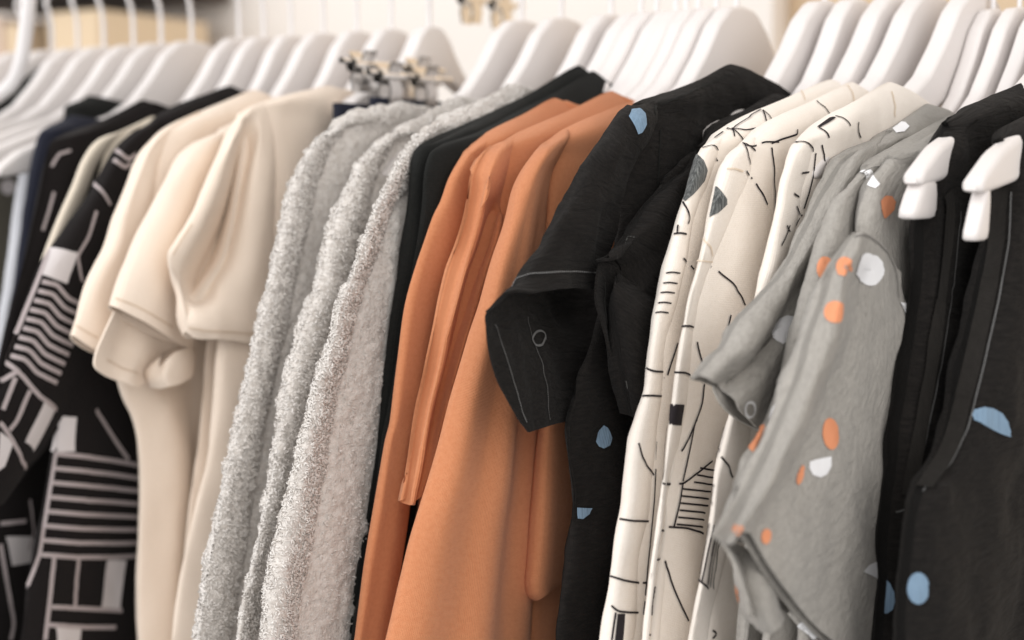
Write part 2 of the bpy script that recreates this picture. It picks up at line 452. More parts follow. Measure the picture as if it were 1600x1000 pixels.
def tufts(s, b, n, seed, mat=1, size=.001, span=1.0):
    """loose boucle loops standing off the knit"""
    rng = np.random.default_rng(seed); r = s.G.shape[0]; c = s.vc
    gi = rng.uniform(1, r-2, n); gj = rng.uniform(0, (c-1)*span, n)
    P = s.at(gi, gj, 0); i = gi.astype(int); j = gj.astype(int)
    Nn = s.N[i, j]; T = rng.normal(size=(n, 3)); T -= Nn*(T*Nn).sum(1, keepdims=True); T /= np.linalg.norm(T, axis=1, keepdims=True)
    B = np.cross(Nn, T); R = size*rng.uniform(.5, 1.25, n)[:, None]; w = (.0002+.00018*rng.random(n))[:, None]
    uv = s.uv[i, j]
    pts = []
    for a in np.linspace(-.3, 3.5, 6):
        pts.append(P+T*R*cos(a)+Nn*R*(sin(a)*.75+.1)+B*R*.35*a/3)
    C = np.stack(pts, 1)
    D = (B+.5*Nn); D /= np.linalg.norm(D, axis=1, keepdims=True)
    V = np.stack([C-D[:, None]*w[:, None], C+D[:, None]*w[:, None]], 2).reshape(-1, 3)
    base = np.arange(n)[:, None, None]*12+np.arange(5)[None, :, None]*2+np.array([0, 2, 3, 1])[None, None]
    b.add(V, base.reshape(-1, 4), mat, np.repeat(uv, 12, 0))

# ---------------------------------------------------------------- structure: wall behind, shelf edge
def boxes(name, lst, m, parent=None, bevel=.002):
    b = Buf()
    for (x0, x1, y0, y1, z0, z1) in lst:
        V = [(x, y, z) for x in (x0, x1) for y in (y0, y1) for z in (z0, z1)]
        b.add(V, [(0, 1, 3, 2), (4, 6, 7, 5), (0, 4, 5, 1), (2, 3, 7, 6), (0, 2, 6, 4), (1, 5, 7, 3)])
    o = b.make(name, m, parent, smooth=False)
    md = o.modifiers.new('b', 'BEVEL'); md.width = bevel; md.segments = 2
    return o
M_WALL = cloth('wall_paint', lin(214, 190, 160), lin(205, 178, 146), weave=0, mottle=.4, mscale=6)
b_ = Buf(); b_.grid(np.array([[(-6, .75, z), (2, .75, z)] for z in (0, 3)], float)); wall = b_.make('wall', M_WALL, None, False)
tag(wall, 'tan plastered wall behind the clothes rail', 'wall', kind='structure')
M_BOARD = mat('white_board_paint', lin(238, 231, 224), .6)
o_ = boxes('wall_panel', [(-1.75, -.36, .70, .745, .2, 2.6)], M_BOARD); tag(o_, 'broad white panel on the wall behind the rail', 'panel')
#@@PART2
# ---------------------------------------------------------------- hangers
PY = np.array([0, .018, .034, .05, .07, .09, .12, .15, .18, .194, .2005])
PZT = np.array([1.5005, 1.4985, 1.488, 1.470, 1.452, 1.4415, 1.4335, 1.4245, 1.4145, 1.406, 1.4005])
PZB = np.array([1.446, 1.444, 1.441, 1.437, 1.430, 1.421, 1.412, 1.4035, 1.399, 1.3972, 1.3985])
def hanger_mesh(sy=1.0, sz=1.0):
    b = Buf(); ys = np.unique(np.concatenate([np.linspace(-.2005, .2005, 90), [-.2002, .2002, -.1998, .1998, -.199, .199, -.198, .198, -.1965, .1965]])); rings = []
    for y in ys:
        a = abs(y); zt = np.interp(a, PY, PZT); zb = np.interp(a, PY, PZB)
        hw = .0058*(1 if a < .197 else math.sqrt(max(.3, 1-((a-.197)/.0036)**2))); r = min(.0034, hw*.8, (zt-zb)*.4)
        ring = []
        for cx, cz, a0 in ((hw-r, zt-r, 0), (-hw+r, zt-r, 90), (-hw+r, zb+r, 180), (hw-r, zb+r, 270)):
            for q in range(7):
                t = radians(a0+q*15); ring.append((cx+r*cos(t), y, cz-1.5+r*sin(t)))
        rings.append(ring)
    G = np.array(rings); b.grid(G, True)
    G = G*np.array([1, sy, sz]); b = Buf(); b.grid(G, True)
    for e in (0, -1):
        c = G[e].mean(0); n = len(G[e]); V = np.concatenate([G[e], [c]])
        b.add(V, [(k, (k+1) % n, n, n) for k in range(0, n)] if False else [(k, (k+1) % n, (k+2) % n, n) for k in range(0, n, 2)])
    return b
def pipe(P, r, n=10, cap=True):
    P = np.array(P, float); T = np.gradient(P, axis=0); T /= np.linalg.norm(T, axis=1, keepdims=True)
    ref = np.array([1.0, 0, 0]) if abs(T[:, 0]).max() < .9 else np.array([0, 0, 1.0])
    A = np.cross(T, ref); A /= np.linalg.norm(A, axis=1, keepdims=True); B = np.cross(T, A)
    a = np.linspace(0, 2*pi, n, endpoint=False); r = np.broadcast_to(r, (len(P),))
    return P[:, None]+(A[:, None]*np.cos(a)[None, :, None]+B[:, None]*np.sin(a)[None, :, None])*r[:, None, None]
RAILZ = 1.578
def hook_mesh():
    b = Buf(); c = RAILZ+.0152-.0185-1.5
    P = [(0, 0, -.012), (0, 0, .02), (0, -.002, .03), (0, -.006, .038)]
    for a in np.linspace(-75, 215, 24): P.append((0, .0185*sin(radians(a+90))*-1 if False else .0185*cos(radians(a)), c+.0185*sin(radians(a))))
    b.grid(pipe(P, .0019, 8), True); return b
HB = hanger_mesh().make('shoulder_bar', M_HANGER); HH = hook_mesh().make('hook', M_HOOK)
h0 = bpy.data.objects.new('clothes_hanger', None); COL.objects.link(h0); HB.parent = h0; HH.parent = h0
HCH = list(h0.children); used = [False]
def hanger(Xn, k, label, group='white hangers along the rail', tilt=0.0, dz=0.0, dy=0.0, ln=.94, wx=1.0):
    """Xn = place on the rail, k = x shift per metre of depth (how the hanger is turned), tilt in degrees"""
    if not used[0]: r = h0; used[0] = True
    else:
        r = h0.copy(); COL.objects.link(r)
        for ch in HCH:
            q = ch.copy(); COL.objects.link(q); q.parent = r
    r.location = (Xn, dy, 1.5+dz); r.rotation_euler = (radians(tilt), 0, -math.atan(k))
    r.scale = (wx*(.85 if Xn < -.2 else 1), ln, 1); return tag(r, label, 'hanger', group)
rb = Buf(); rb.grid(pipe([(-1.9, 0, RAILZ), (-1, 0, RAILZ), (0, 0, RAILZ), (.9, 0, RAILZ)], .0125, 16), True)
ro = rb.make('clothes_rail', mat('rail_metal', (.75, .75, .75, 1), .3, 1)); tag(ro, 'straight metal clothes rail above all the hangers', 'rail')

D1 = [(.0022, .05, (1, 1, .5)), (.0009, .018, (1, 1, .6))]
DBLK = [(.0034, .05, (1, 1, .6)), (.0018, .02, (1, 1, .7))]
DGREY = [(.0034, .042, (1, 1, .32)), (.0009, .014, (1, 1, .5)), (.0003, .006, (1, 1, .7))]
DSOFT = [(.002, .1, (1, 1, .3)), (.0006, .028, (1, 1, .4))]
P_ = {}
def pl_(n, Xn, Xt): P_[n] = plane(Xn, Xt); return P_[n]

# ---------------------------------------------------------------- black tank tops (nearest, right)
def rootat(name, label, cat, pl, y=-.2, z=1.4, group=None):
    finish()
    return thing(name, label, cat, (pl[0]+pl[1]*y, y, z), group)
pa = pl_('TA', .112, .082)
r = rootat('tank_top', 'black sleeveless top with blue dot print and stitched round armhole, rightmost on the rail', 'tank top', pa, group='black sleeveless tops at the right end')
s = body(pa, [(1560, 226), (1590, 190), (1620, 170), (1650, 152)], [(1563, 245), (1562, 300), (1558, 360), (1538, 470), (1513, 575), (1486, 680), (1464, 726), (1444, 760), (1429, 800), (1422, 850), (1417, 910), (1411, 1000), (1402, 1100)],
         prof=((0, 0), (.012, 8), (.16, 12), (.5, 12)), th=8, disp=DBLK, seed=3)
def mk(b):
    s.line(b, [(1580, 300), (1576, 380), (1560, 470), (1537, 570), (1512, 670), (1487, 723), (1455, 758), (1432, 770)], .0007, 1, dash=.0024)
    s.line(b, [(1564, 290), (1558, 380), (1542, 470), (1518, 575), (1491, 680), (1467, 728), (1436, 764)], .007, 4, off=.0014)
    s.line(b, [(1572, 300), (1567, 380), (1551, 470), (1528, 570), (1502, 670), (1476, 718), (1446, 748)], .0008, 3)
    s.blob(b, 1549, 662, [(-31, -14), (-26, -22), (-12, -26), (2, -24), (16, -16), (25, -3), (29, 12), (29, 21), (10, 14), (-12, 2), (-26, -6)], 2)
    s.blob(b, 1434, 919, circ(17, 25), 2)
put('bodice', [s], [M_BLACK, M_STITCH, M_BLUE, M_COAT, M_RIB], r, mk)
pb = pl_('TB', .084, .056)
r = rootat('tank_top', 'black sleeveless top squeezed between the dotted grey shirt and the rightmost black top', 'tank top', pb, group='black sleeveless tops at the right end')
s2 = body(pb, [(1472, 196), (1515, 169), (1560, 147), (1600, 129)], [(1470, 215), (1455, 262), (1442, 330), (1438, 420), (1434, 500), (1426, 570), (1410, 680), (1396, 780), (1389, 850), (1384, 920), (1378, 1000), (1368, 1100)],
          prof=((0, 0), (.012, 8), (.16, 10), (.5, 10)), th=7, disp=DBLK, seed=5)
def mk(b):
    s2.line(b, [(1484, 300), (1478, 380), (1468, 470), (1454, 570), (1434, 690), (1418, 775)], .006, 4, off=.0014)
    s2.line(b, [(1500, 330), (1488, 450), (1470, 570), (1446, 690), (1424, 770)], .0006, 1, dash=.0024)
    s2.line(b, [(1400, 800), (1410, 798), (1421, 789)], .0006, 1, dash=.0024)
    s2.blob(b, 1388, 934, [(-5, -30), (3, -22), (9, -8), (10, 6), (6, 18), (-2, 24), (-9, 24), (-9, 0)], 2)
put('bodice', [s2], [M_BLACK, M_STITCH, M_BLUE, M_COAT, M_RIB], r, mk)
def notch_mesh(y0, y1, z0, z1, hw):
    """block under the tip: narrower at its top, rounded edges"""
    b = Buf(); R = []
    for z, f in ((z0, .0), (z0, .75), (z0-.0015, .92), (z0-.006, 1), (z1+.004, 1), (z1+.001, .93), (z1, .7), (z1, 0)):
        t = (z0-z)/(z0-z1); ya = y0+(1-t)*.012*(1 if f else 1); yb = y1; c = (ya+yb)/2; r = []
        for k in range(24):
            a = 2*pi*k/24; n = 4.0; cx = np.sign(cos(a))*abs(cos(a))**(2/n); cy = np.sign(sin(a))*abs(sin(a))**(2/n)
            r.append((hw*f*cx, c+(yb-ya)/2*max(f, .0)*cy, z))
        R.append(r)
    b.grid(np.array(R), True); return b
for X, kk, lb, tl, nz, sz in ((.112, pa[1], 'white hanger whose rounded tip pokes out of the strap of the rightmost black top', .2, (-.2195, -.203, -.1005, -.122), .0045),
                         (.084, pb[1], 'white hanger with a big rounded tip in front of the dotted grey shirt', 0, (-.2245, -.197, -.1005, -.1165), .0058)):
    o_ = hanger(X, kk, lb, tilt=tl, dy=-.006 if X < .1 else -.013, ln=1.085, wx=.8, dz=-.002 if X < .1 else -.004)
    q_ = notch_mesh(*nz, sz).make('notched_end', M_HANGER); q_.parent = o_; q_.scale = (1, 1/1.085, 1)
# ---------------------------------------------------------------- grey dotted shirts
pg3 = pl_('G3', .064, .034); pg2 = pl_('G2', .05, .021); pg1 = pl_('G1', .036, .008)
GM = [M_GREY, M_WHITEPRINT, M_CORAL, M_GSTITCH]
g3 = rootat('dotted_shirt', 'grey short sleeved shirt with white and coral dots, front one beside the black tops', 'shirt', pg3, group='grey dotted shirts')
g3b = body(pg3, [(1392, 252), (1420, 240), (1450, 215), (1487, 190)], [(1384, 268), (1362, 305), (1348, 345), (1345, 380), (1350, 430), (1345, 520), (1320, 640), (1290, 760), (1265, 880), (1250, 1000), (1240, 1100)],
           prof=((0, 0), (.05, 6), (.22, 7), (.5, 7)), th=6, disp=DGREY, seed=11)
def mk(b):
    g3b.blob(b, 1387, 322, [(-10, 6), (-11, -8), (-4, -16), (5, -15), (11, -6), (8, 6), (0, 16), (-6, 20)], 2)
    g3b.blob(b, 1361, 277, [(-12, -14), (-3, -14), (8, -2), (14, 12), (8, 18), (-4, 10)], 1)
put('bodice', [g3b], GM, g3, mk)
g3s = free(pg3, [
    [(1334, 366), (1345, 362, 3), (1358, 366, 4), (1375, 378, 4), (1390, 396, 4), (1405, 425, 2)],
    [(1318, 392), (1335, 398, 5), (1350, 408, 3), (1370, 423, 4), (1390, 440, 4), (1414, 475, 3)],
    [(1303, 420), (1321, 428, 6), (1343, 443, 0), (1367, 462, 3), (1395, 485, 5), (1446, 515, 4)],
    [(1290, 470), (1309, 483, 7), (1332, 503, -3), (1362, 522, 2), (1400, 545, 5), (1455, 565, 4)],
    [(1270, 530), (1292, 547, 7), (1318, 563, -4), (1352, 588, 1), (1398, 610, 4), (1450, 630, 4)],
    [(1252, 590), (1268, 603, 7), (1290, 615, -5), (1332, 643, 0), (1388, 672, 4), (1440, 695, 4)],
    [(1222, 665), (1239, 678, 7), (1255, 688, -5), (1303, 720, 0), (1370, 755, 4), (1430, 780, 4)],
    [(1182, 755), (1198, 763, 7), (1213, 765, -5), (1267, 805, 0), (1345, 850, 4), (1425, 880, 4)],
    [(1134, 848), (1150, 838, 6), (1170, 834, -4), (1207, 893, 0), (1280, 980, 3), (1415, 1100, 4)]],
    th=4, dx=10, disp=DGREY, seed=13, cell=.0024, ridge=0)
def mk(b):
    w, c = 1, 2
    g3s.blob(b, 1360, 422, circ(21, 24), w); g3s.blob(b, 1305, 488, circ(17, 17), c)
    g3s.blob(b, 1320, 417, circ(13, 15), c); g3s.blob(b, 1297, 678, circ(13, 25, rot=-6), c)
    g3s.blob(b, 1281, 729, [(-18, 2), (-17, -8), (-4, -12), (17, -16), (17, 0), (10, 12), (0, 17), (-12, 13)], w)
    g3s.blob(b, 1249, 742, circ(5, 16, rot=12), c); g3s.blob(b, 1196, 838, circ(8, 12, rot=10), c); g3s.blob(b, 1152, 828, circ(9, 7, rot=-15), c)
    g3s.blob(b, 1367, 893, [(-19, 0), (-11, -10), (2, -16), (12, -14), (17, -4), (17, 18), (12, 18), (-2, 8)], w)
    g3s.blob(b, 1423, 493, [(-12, -18), (-2, -16), (6, -2), (7, 16), (3, 20), (-4, 4)], w)
    g3s.line(b, [(1336, 371), (1347, 367), (1360, 371), (1377, 384), (1392, 402), (1404, 432), (1410, 470)], .0006, 3)
def xt(b):
    u = fsheet(pg3, [
        [(1118, 835, 0), (1150, 848, -6), (1185, 868, -10), (1215, 905, -10), (1262, 960, -8), (1345, 1050)],
        [(1136, 868, 2), (1152, 880, -10), (1182, 905, 4), (1212, 925, -8), (1255, 968, 2), (1345, 1060)],
        [(1150, 903, 6), (1165, 935, -4), (1190, 950, 8), (1222, 948, -8), (1262, 985, 6), (1345, 1075)],
        [(1168, 962, 8), (1186, 972, -4), (1205, 980, 8), (1240, 958, -6), (1280, 1000, 6), (1345, 1090)]], dx=-2, disp=DGREY, seed=15)
    u.write(b)
    u.blob(b, 1144, 915, [(-10, -14), (-4, -14), (8, 2), (14, 12), (8, 26), (0, 12)], 2)
    u.blob(b, 1262, 985, circ(20, 14), 1)
put('sleeve', [g3s], GM, g3, mk, xt)

g2 = rootat('dotted_shirt', 'grey dotted shirt in the middle of three, its long sleeve fold reaching a pointed hem', 'shirt', pg2, group='grey dotted shirts')
g2b = body(pg2, [(1352, 262), (1395, 235), (1440, 205), (1482, 180)], [(1344, 275), (1338, 300), (1325, 350), (1305, 430), (1285, 520), (1255, 620), (1225, 760), (1205, 880), (1195, 1000), (1185, 1100)],
           prof=((0, 0), (.05, 6), (.22, 7), (.5, 7)), th=6, disp=DGREY, seed=17)
put('bodice', [g2b], GM, g2)
g2s = sleeve(pg2, [(1345, 268, 1395, 236), (1326, 286, 1384, 272), (1306, 310, 1362, 322), (1284, 375, 1340, 385), (1263, 440, 1320, 452), (1242, 500, 1305, 515), (1221, 577, 1280, 595), (1180, 662, 1250, 680), (1140, 752, 1205, 775), (1113, 831, 1165, 850)],
             bulge=5, th=4, dR=2, disp=DGREY, seed=19, cell=.0024, ridge=.012)
def mk(b):
    g2s.blob(b, 1289, 420, circ(13, 19), 2); g2s.blob(b, 1184, 686, circ(17, 23, rot=8), 2)
    g2s.blob(b, 1214, 638, [(-14, 22), (-10, 2), (2, -20), (9, -26), (15, -20), (10, 0), (2, 22)], 1)
    g2s.blob(b, 1362, 276, [(-12, -14), (-3, -14), (8, -2), (14, 12), (8, 18), (-4, 10)], 1)
    g2s.line(b, [(1349, 270), (1362, 262), (1377, 262), (1388, 275)], .0006, 3)
put('sleeve', [g2s], GM, g2, mk)

g1 = rootat('dotted_shirt', 'grey dotted shirt farthest from the black tops, its sleeve hem pointing at the cream shirt', 'shirt', pg1, group='grey dotted shirts')
g1b = body(pg1, [(1345, 236), (1380, 212), (1415, 186), (1450, 162)], [(1336, 252), (1322, 300), (1300, 370), (1270, 450), (1240, 540), (1210, 640), (1180, 760), (1165, 880), (1155, 1000), (1145, 1100)],
           prof=((0, 0), (.05, 6), (.22, 7), (.5, 7)), th=6, disp=DGREY, seed=21)
def mk(b): g1b.blob(b, 1411, 196, [(-11, 2), (-10, -7), (-2, -11), (9, -8), (13, 0), (6, 8), (-6, 11)], 1)
put('bodice', [g1b], GM, g1, mk)
g1s = free(pg1, [
    [(1340, 238), (1350, 229), (1362, 222), (1375, 213), (1390, 203)],
    [(1318, 262), (1332, 252, 5), (1348, 248, 6), (1362, 248, 5), (1380, 252)],
    [(1290, 305), (1305, 303, 5), (1322, 305, 7), (1340, 312, 4), (1358, 322)],
    [(1258, 365), (1274, 366, 5), (1294, 372, 6), (1312, 380, 3), (1332, 392)],
    [(1215, 440), (1232, 446, 5), (1248, 455, 1), (1268, 466, 4), (1300, 480)],
    [(1150, 522), (1170, 530, 6), (1193, 536, -3), (1218, 545, 4), (1265, 575)],
    [(1094, 586), (1110, 594, 5), (1124, 604, -5), (1150, 632, 4), (1185, 672)]], th=4, disp=DGREY, seed=23, cell=.0024, ridge=.01)
def mk(b):
    g1s.blob(b, 1223, 514, [(-19, 2), (-6, -14), (8, -20), (20, -18), (20, 2), (10, 16), (0, 24), (-8, 20)], 1)
    g1s.line(b, [(1170+8*cos(a), 640+12*sin(a)) for a in np.linspace(0, 2*pi, 14)], .0012, 1)
put('sleeve', [g1s], GM, g1, mk)
for p, lb, ln in ((pg3, 'white hanger inside the front grey dotted shirt', .86), (pg2, 'white hanger inside the middle grey dotted shirt', .84), (pg1, 'white hanger inside the farthest grey dotted shirt', .73)):
    hanger(p[0], p[1], lb, dz=-.010, ln=ln, wx=.75)

# ---------------------------------------------------------------- cream line-printed shirts
pc1 = pl_('C1', .026, -.008); pc2 = pl_('C2', .0, -.032); pc3 = pl_('C3', -.019, -.047)
CM = [M_CREAM, M_INK, M_GREYINK, M_CSTITCH]
CP = ((0, 0), (.05, 6), (.22, 7), (.5, 7)); LW = .0009
def cream(name, lab, pl, ridge, L, SL, SR, seed, mb=None, ms=None, sl=True, bl=5):
    r = rootat('printed_shirt', lab, 'shirt', pl, group='cream shirts with black line print')
    bs = body(pl, ridge, L, prof=CP, th=6, disp=D1, seed=seed, folds=(.004, .06, seed))
    put('bodice', [bs], CM, r, (lambda b: mb(b, bs)) if mb else None)
    ss = sleeve(pl, LR(SL, SR), bulge=bl, th=5, disp=D1, seed=seed+1, ridge=.012)
    put('sleeve', [ss], CM, r, (lambda b: ms(b, ss)) if ms else None)
    return bs, ss
def c1b(b, s):
    s.line(b, [(1395, 142), (1400, 165), (1401, 182)], .0008, 3)
    s.line(b, [(1343, 190), (1345, 215)], LW, 1); s.line(b, [(1283, 226), (1287, 245), (1290, 262)], LW, 1)
    s.line(b, [(1310, 180), (1320, 184), (1328, 197)], LW, 1)
    s.blob(b, 1290, 190, [(-18, 8), (-4, -6), (14, -9), (20, -8), (4, 2), (-8, 9)], 1)
    s.line(b, [(1280, 200), (1290, 207), (1295, 215)], LW, 1)
def c1s(b, s):
    s.line(b, [(1244, 221), (1256, 221), (1266, 227), (1274, 236), (1270, 275), (1262, 305), (1252, 335), (1243, 352)], LW, 1)
    s.line(b, [(1253, 270), (1268, 268)], LW, 1); s.line(b, [(1240, 302), (1247, 308)], LW, 1); s.line(b, [(1243, 322), (1250, 336)], LW, 1); s.line(b, [(1228, 352), (1234, 362)], LW, 1)
    s.line(b, [(1234, 352), (1228, 368), (1220, 384)], LW, 1)
    s.line(b, [(1128, 668), (1121, 676), (1130, 684), (1120, 692), (1126, 703), (1116, 716)], LW, 1); s.line(b, [(1127, 714), (1137, 728), (1144, 746)], LW, 1)
    s.line(b, [(1112, 758), (1107, 775), (1110, 790)], LW, 1)
    for q in range(5): s.line(b, [(1110+q*5, 818+q*2), (1102+q*5, 860), (1092+q*5.5, 908+q*3)], .0009, 1)
    s.line(b, [(1088, 905), (1099, 911), (1106, 920)], LW, 1)
    s.line(b, [(1112, 985), (1120, 990), (1112, 998)], LW, 1)
cream('C1', 'cream shirt with black line print, nearest of three and partly behind the grey dotted shirts', pc1,
      [(1243, 224), (1300, 182), (1345, 152), (1392, 128)], [(1240, 240), (1230, 275), (1222, 320), (1208, 400), (1190, 480), (1172, 560), (1155, 640), (1135, 740), (1118, 840), (1105, 910), (1088, 1000), (1075, 1100)],
      [(1243, 223), (1231, 244), (1219, 279), (1211, 324), (1195, 404), (1183, 450), (1160, 540), (1143, 620), (1128, 680), (1113, 740), (1105, 820), (1090, 910), (1072, 1000), (1055, 1100)],
      [(1280, 203), (1274, 240), (1266, 285), (1256, 335), (1240, 410), (1225, 470), (1200, 550), (1185, 620), (1174, 680), (1163, 740), (1142, 820), (1122, 910), (1105, 1000), (1088, 1100)], 31, c1b, c1s)
def c2b(b, s):
    s.line(b, [(1330, 131), (1336, 145), (1338, 158)], .0008, 3)
    s.line(b, [(1280, 156), (1292, 170), (1297, 180)], LW*.8, 1); s.line(b, [(1205, 224), (1225, 216), (1248, 209), (1246, 202)], LW, 1)
    s.line(b, [(1205, 230), (1209, 262), (1211, 300), (1210, 330)], LW, 1); s.line(b, [(1165, 267), (1180, 287), (1192, 305), (1198, 320)], LW, 1)
    s.line(b, [(1112, 416), (1128, 430), (1145, 443), (1156, 460), (1163, 477)], LW, 1); s.line(b, [(1141, 492), (1137, 510), (1131, 528)], LW, 1)
    s.line(b, [(1088, 534), (1092, 552), (1098, 572)], LW, 1)
    s.line(b, [(1099, 600), (1096, 630), (1084, 665), (1066, 752)], LW, 1); s.line(b, [(1088, 655), (1075, 685), (1062, 708)], LW, 1)
    s.line(b, [(1040, 755), (1066, 756), (1090, 738), (1112, 720)], LW, 1); s.line(b, [(1066, 756), (1060, 790), (1052, 823)], LW, 1)
    for q in range(9): s.line(b, [(1092-q*4.6 if q < 3 else 1066-(q-3)*2.0, 731+q*11), (1116-q*2.2, 735+q*11)], LW*.9, 1)
    s.line(b, [(1044, 823), (1072, 825), (1100, 833)], LW, 1)
    s.line(b, [(1038, 876), (1050, 915), (1063, 945), (1075, 970)], LW, 1)
def c2s(b, s):
    s.line(b, [(1160, 224), (1172, 230), (1195, 222), (1216, 222)], .0008, 1)
    s.line(b, [(1163, 224), (1168, 240), (1172, 257)], .0008, 1); s.line(b, [(1163, 224), (1175, 232), (1186, 240)], .0008, 1); s.line(b, [(1136, 264), (1150, 264), (1160, 268)], .0008, 3)
    s.blob(b, 1121, 315, [(-12, 25), (-2, -24), (2, -22), (14, -4), (14, 4), (0, 18)], 2)
    s.line(b, [(1058, 580-68), (1075, 511), (1089, 513)], LW*.01, 3)
    s.line(b, [(1064, 511), (1076, 509), (1089, 512)], LW, 1); s.line(b, [(1055, 582), (1070, 582), (1082, 587), (1092, 590)], LW, 1)
    s.blob(b, 1057, 648, [(-13, -17), (12, -16), (9, 17), (-10, 16)], 1, rings=9)
    s.line(b, [(1043, 640), (1041, 700), (1038, 752)], .0007, 1); s.line(b, [(1031, 755), (1045, 756), (1056, 756)], LW, 1)
    s.line(b, [(1021, 829), (1033, 828), (1044, 829)], LW, 1); s.line(b, [(1019, 872), (1030, 873), (1039, 872)], LW, 1)
    s.blob(b, 1021, 937, [(-8, -20), (11, -21), (9, 22), (-11, 20)], 1, rings=9)
    s.line(b, [(1007, 989), (1017, 991), (1026, 989)], LW, 1); s.line(b, [(1018, 850), (1012, 900), (1004, 960), (998, 1000)], .0007, 1)
    s.line(b, [(1085, 408), (1100, 408), (1114, 409)], .0006, 3)
    s.line(b, [(1098, 372), (1108, 384), (1113, 400)], .0008, 3)
cream('C2', 'cream shirt with black line print, middle of three, with a sooty triangle near its shoulder', pc2,
      [(1140, 242), (1192, 196), (1245, 168), (1332, 128)], [(1138, 262), (1130, 290), (1116, 345), (1102, 409), (1084, 469), (1077, 511), (1066, 581), (1055, 660), (1041, 756), (1032, 835), (1021, 908), (1012, 1000), (1002, 1100)],
      [(1140, 241), (1131, 257), (1122, 286), (1106, 343), (1090, 409), (1071, 469), (1064, 511), (1054, 581), (1043, 660), (1031, 756), (1021, 835), (1011, 908), (1001, 1000), (990, 1100)],
      [(1185, 205), (1172, 255), (1158, 300), (1135, 350), (1113, 409), (1098, 469), (1090, 511), (1081, 581), (1070, 660), (1055, 756), (1044, 835), (1034, 908), (1025, 1000), (1014, 1100)], 35, c2b, c2s)
def c3b(b, s):
    s.line(b, [(1068, 404), (1076, 412), (1083, 421)], LW, 1); s.line(b, [(1058, 536), (1050, 560), (1040, 592)], LW, 1)
    s.line(b, [(1195, 172), (1206, 184), (1217, 203), (1217, 222)], .0008, 1); s.line(b, [(1195, 172), (1197, 190), (1199, 200)], .0008, 1)
    s.line(b, [(1145, 201), (1170, 184), (1193, 170)], LW*.8, 1); s.line(b, [(1145, 201), (1165, 204), (1198, 197)], LW*.8, 1); s.line(b, [(1145, 201), (1160, 217), (1162, 226)], LW*.8, 1)
    s.line(b, [(1253, 135), (1258, 148), (1260, 156)], .0007, 3)
def c3s(b, s):
    s.line(b, [(1145, 201), (1147, 214)], LW*.8, 1); s.line(b, [(1145, 201), (1125, 203), (1112, 209)], .0008, 1); s.line(b, [(1145, 201), (1138, 193)], .0008, 1)
    s.line(b, [(1098, 226), (1110, 225), (1124, 233)], LW*.8, 1); s.line(b, [(1118, 246), (1129, 260)], LW, 1)
    s.blob(b, 1085, 275, [(4, -36), (14, -24), (20, -8), (16, 8), (0, 26), (-14, 40), (-18, 36), (-10, 4)], 2, rings=10)
    s.line(b, [(1067, 315), (1073, 326), (1078, 342), (1076, 350)], LW, 1); s.line(b, [(1060, 352), (1058, 364)], LW, 1); s.line(b, [(1053, 366), (1063, 364), (1072, 366)], LW, 1)
    for v in (426, 442, 457, 473, 488): s.line(b, [(1041-(v-426)*.26, v+1), (1048-(v-426)*.26, v-1), (1063-(v-426)*.27, v+1)], LW*.8, 1)
    s.line(b, [(1010, 575), (1020, 580), (1038, 581)], LW, 1); s.line(b, [(1004, 619), (1018, 618), (1034, 619)], LW, 1)
    s.line(b, [(997, 692), (1003, 714), (1012, 730), (1022, 744)], LW, 1); s.line(b, [(969, 811), (990, 814), (1018, 814)], LW, 1)
    s.line(b, [(955, 900), (975, 907), (1000, 911), (1010, 910)], LW, 1); s.line(b, [(955, 946), (964, 955), (985, 957), (1002, 957)], LW, 1)
    s.line(b, [(961, 957), (955, 1000)], LW, 1); s.blob(b, 968, 985, [(-4, -26), (8, -26), (2, 40), (-12, 40)], 1, rings=9)
    s.line(b, [(1026, 690), (1021, 790), (1010, 900), (1004, 960)], .0006, 1)
cream('C3', 'cream shirt with black line print, farthest of three, lying against the black blouses', pc3,
      [(1096, 233), (1144, 193), (1208, 161), (1300, 124)], [(1098, 250), (1088, 280), (1076, 330), (1064, 380), (1050, 430), (1036, 500), (1026, 560), (1018, 630), (1000, 720), (985, 820), (968, 910), (952, 1000), (938, 1100)],
      [(1097, 231), (1089, 244), (1071, 298), (1056, 355), (1041, 416), (1024, 488), (1014, 541), (1005, 610), (985, 686), (972, 795), (955, 884), (939, 1000), (925, 1100)],
      [(1150, 192), (1136, 235), (1108, 300), (1083, 355), (1066, 416), (1049, 488), (1041, 541), (1036, 610), (1030, 686), (1021, 795), (1012, 884), (1003, 1000), (992, 1100)], 39, c3b, c3s)
for p, lb in ((pc1, 'white hanger rising from the nearest cream printed shirt'), (pc2, 'white hanger with a broad face rising from the middle cream printed shirt'), (pc3, 'white hanger rising from the farthest cream printed shirt')):
    hanger(p[0], p[1], lb)

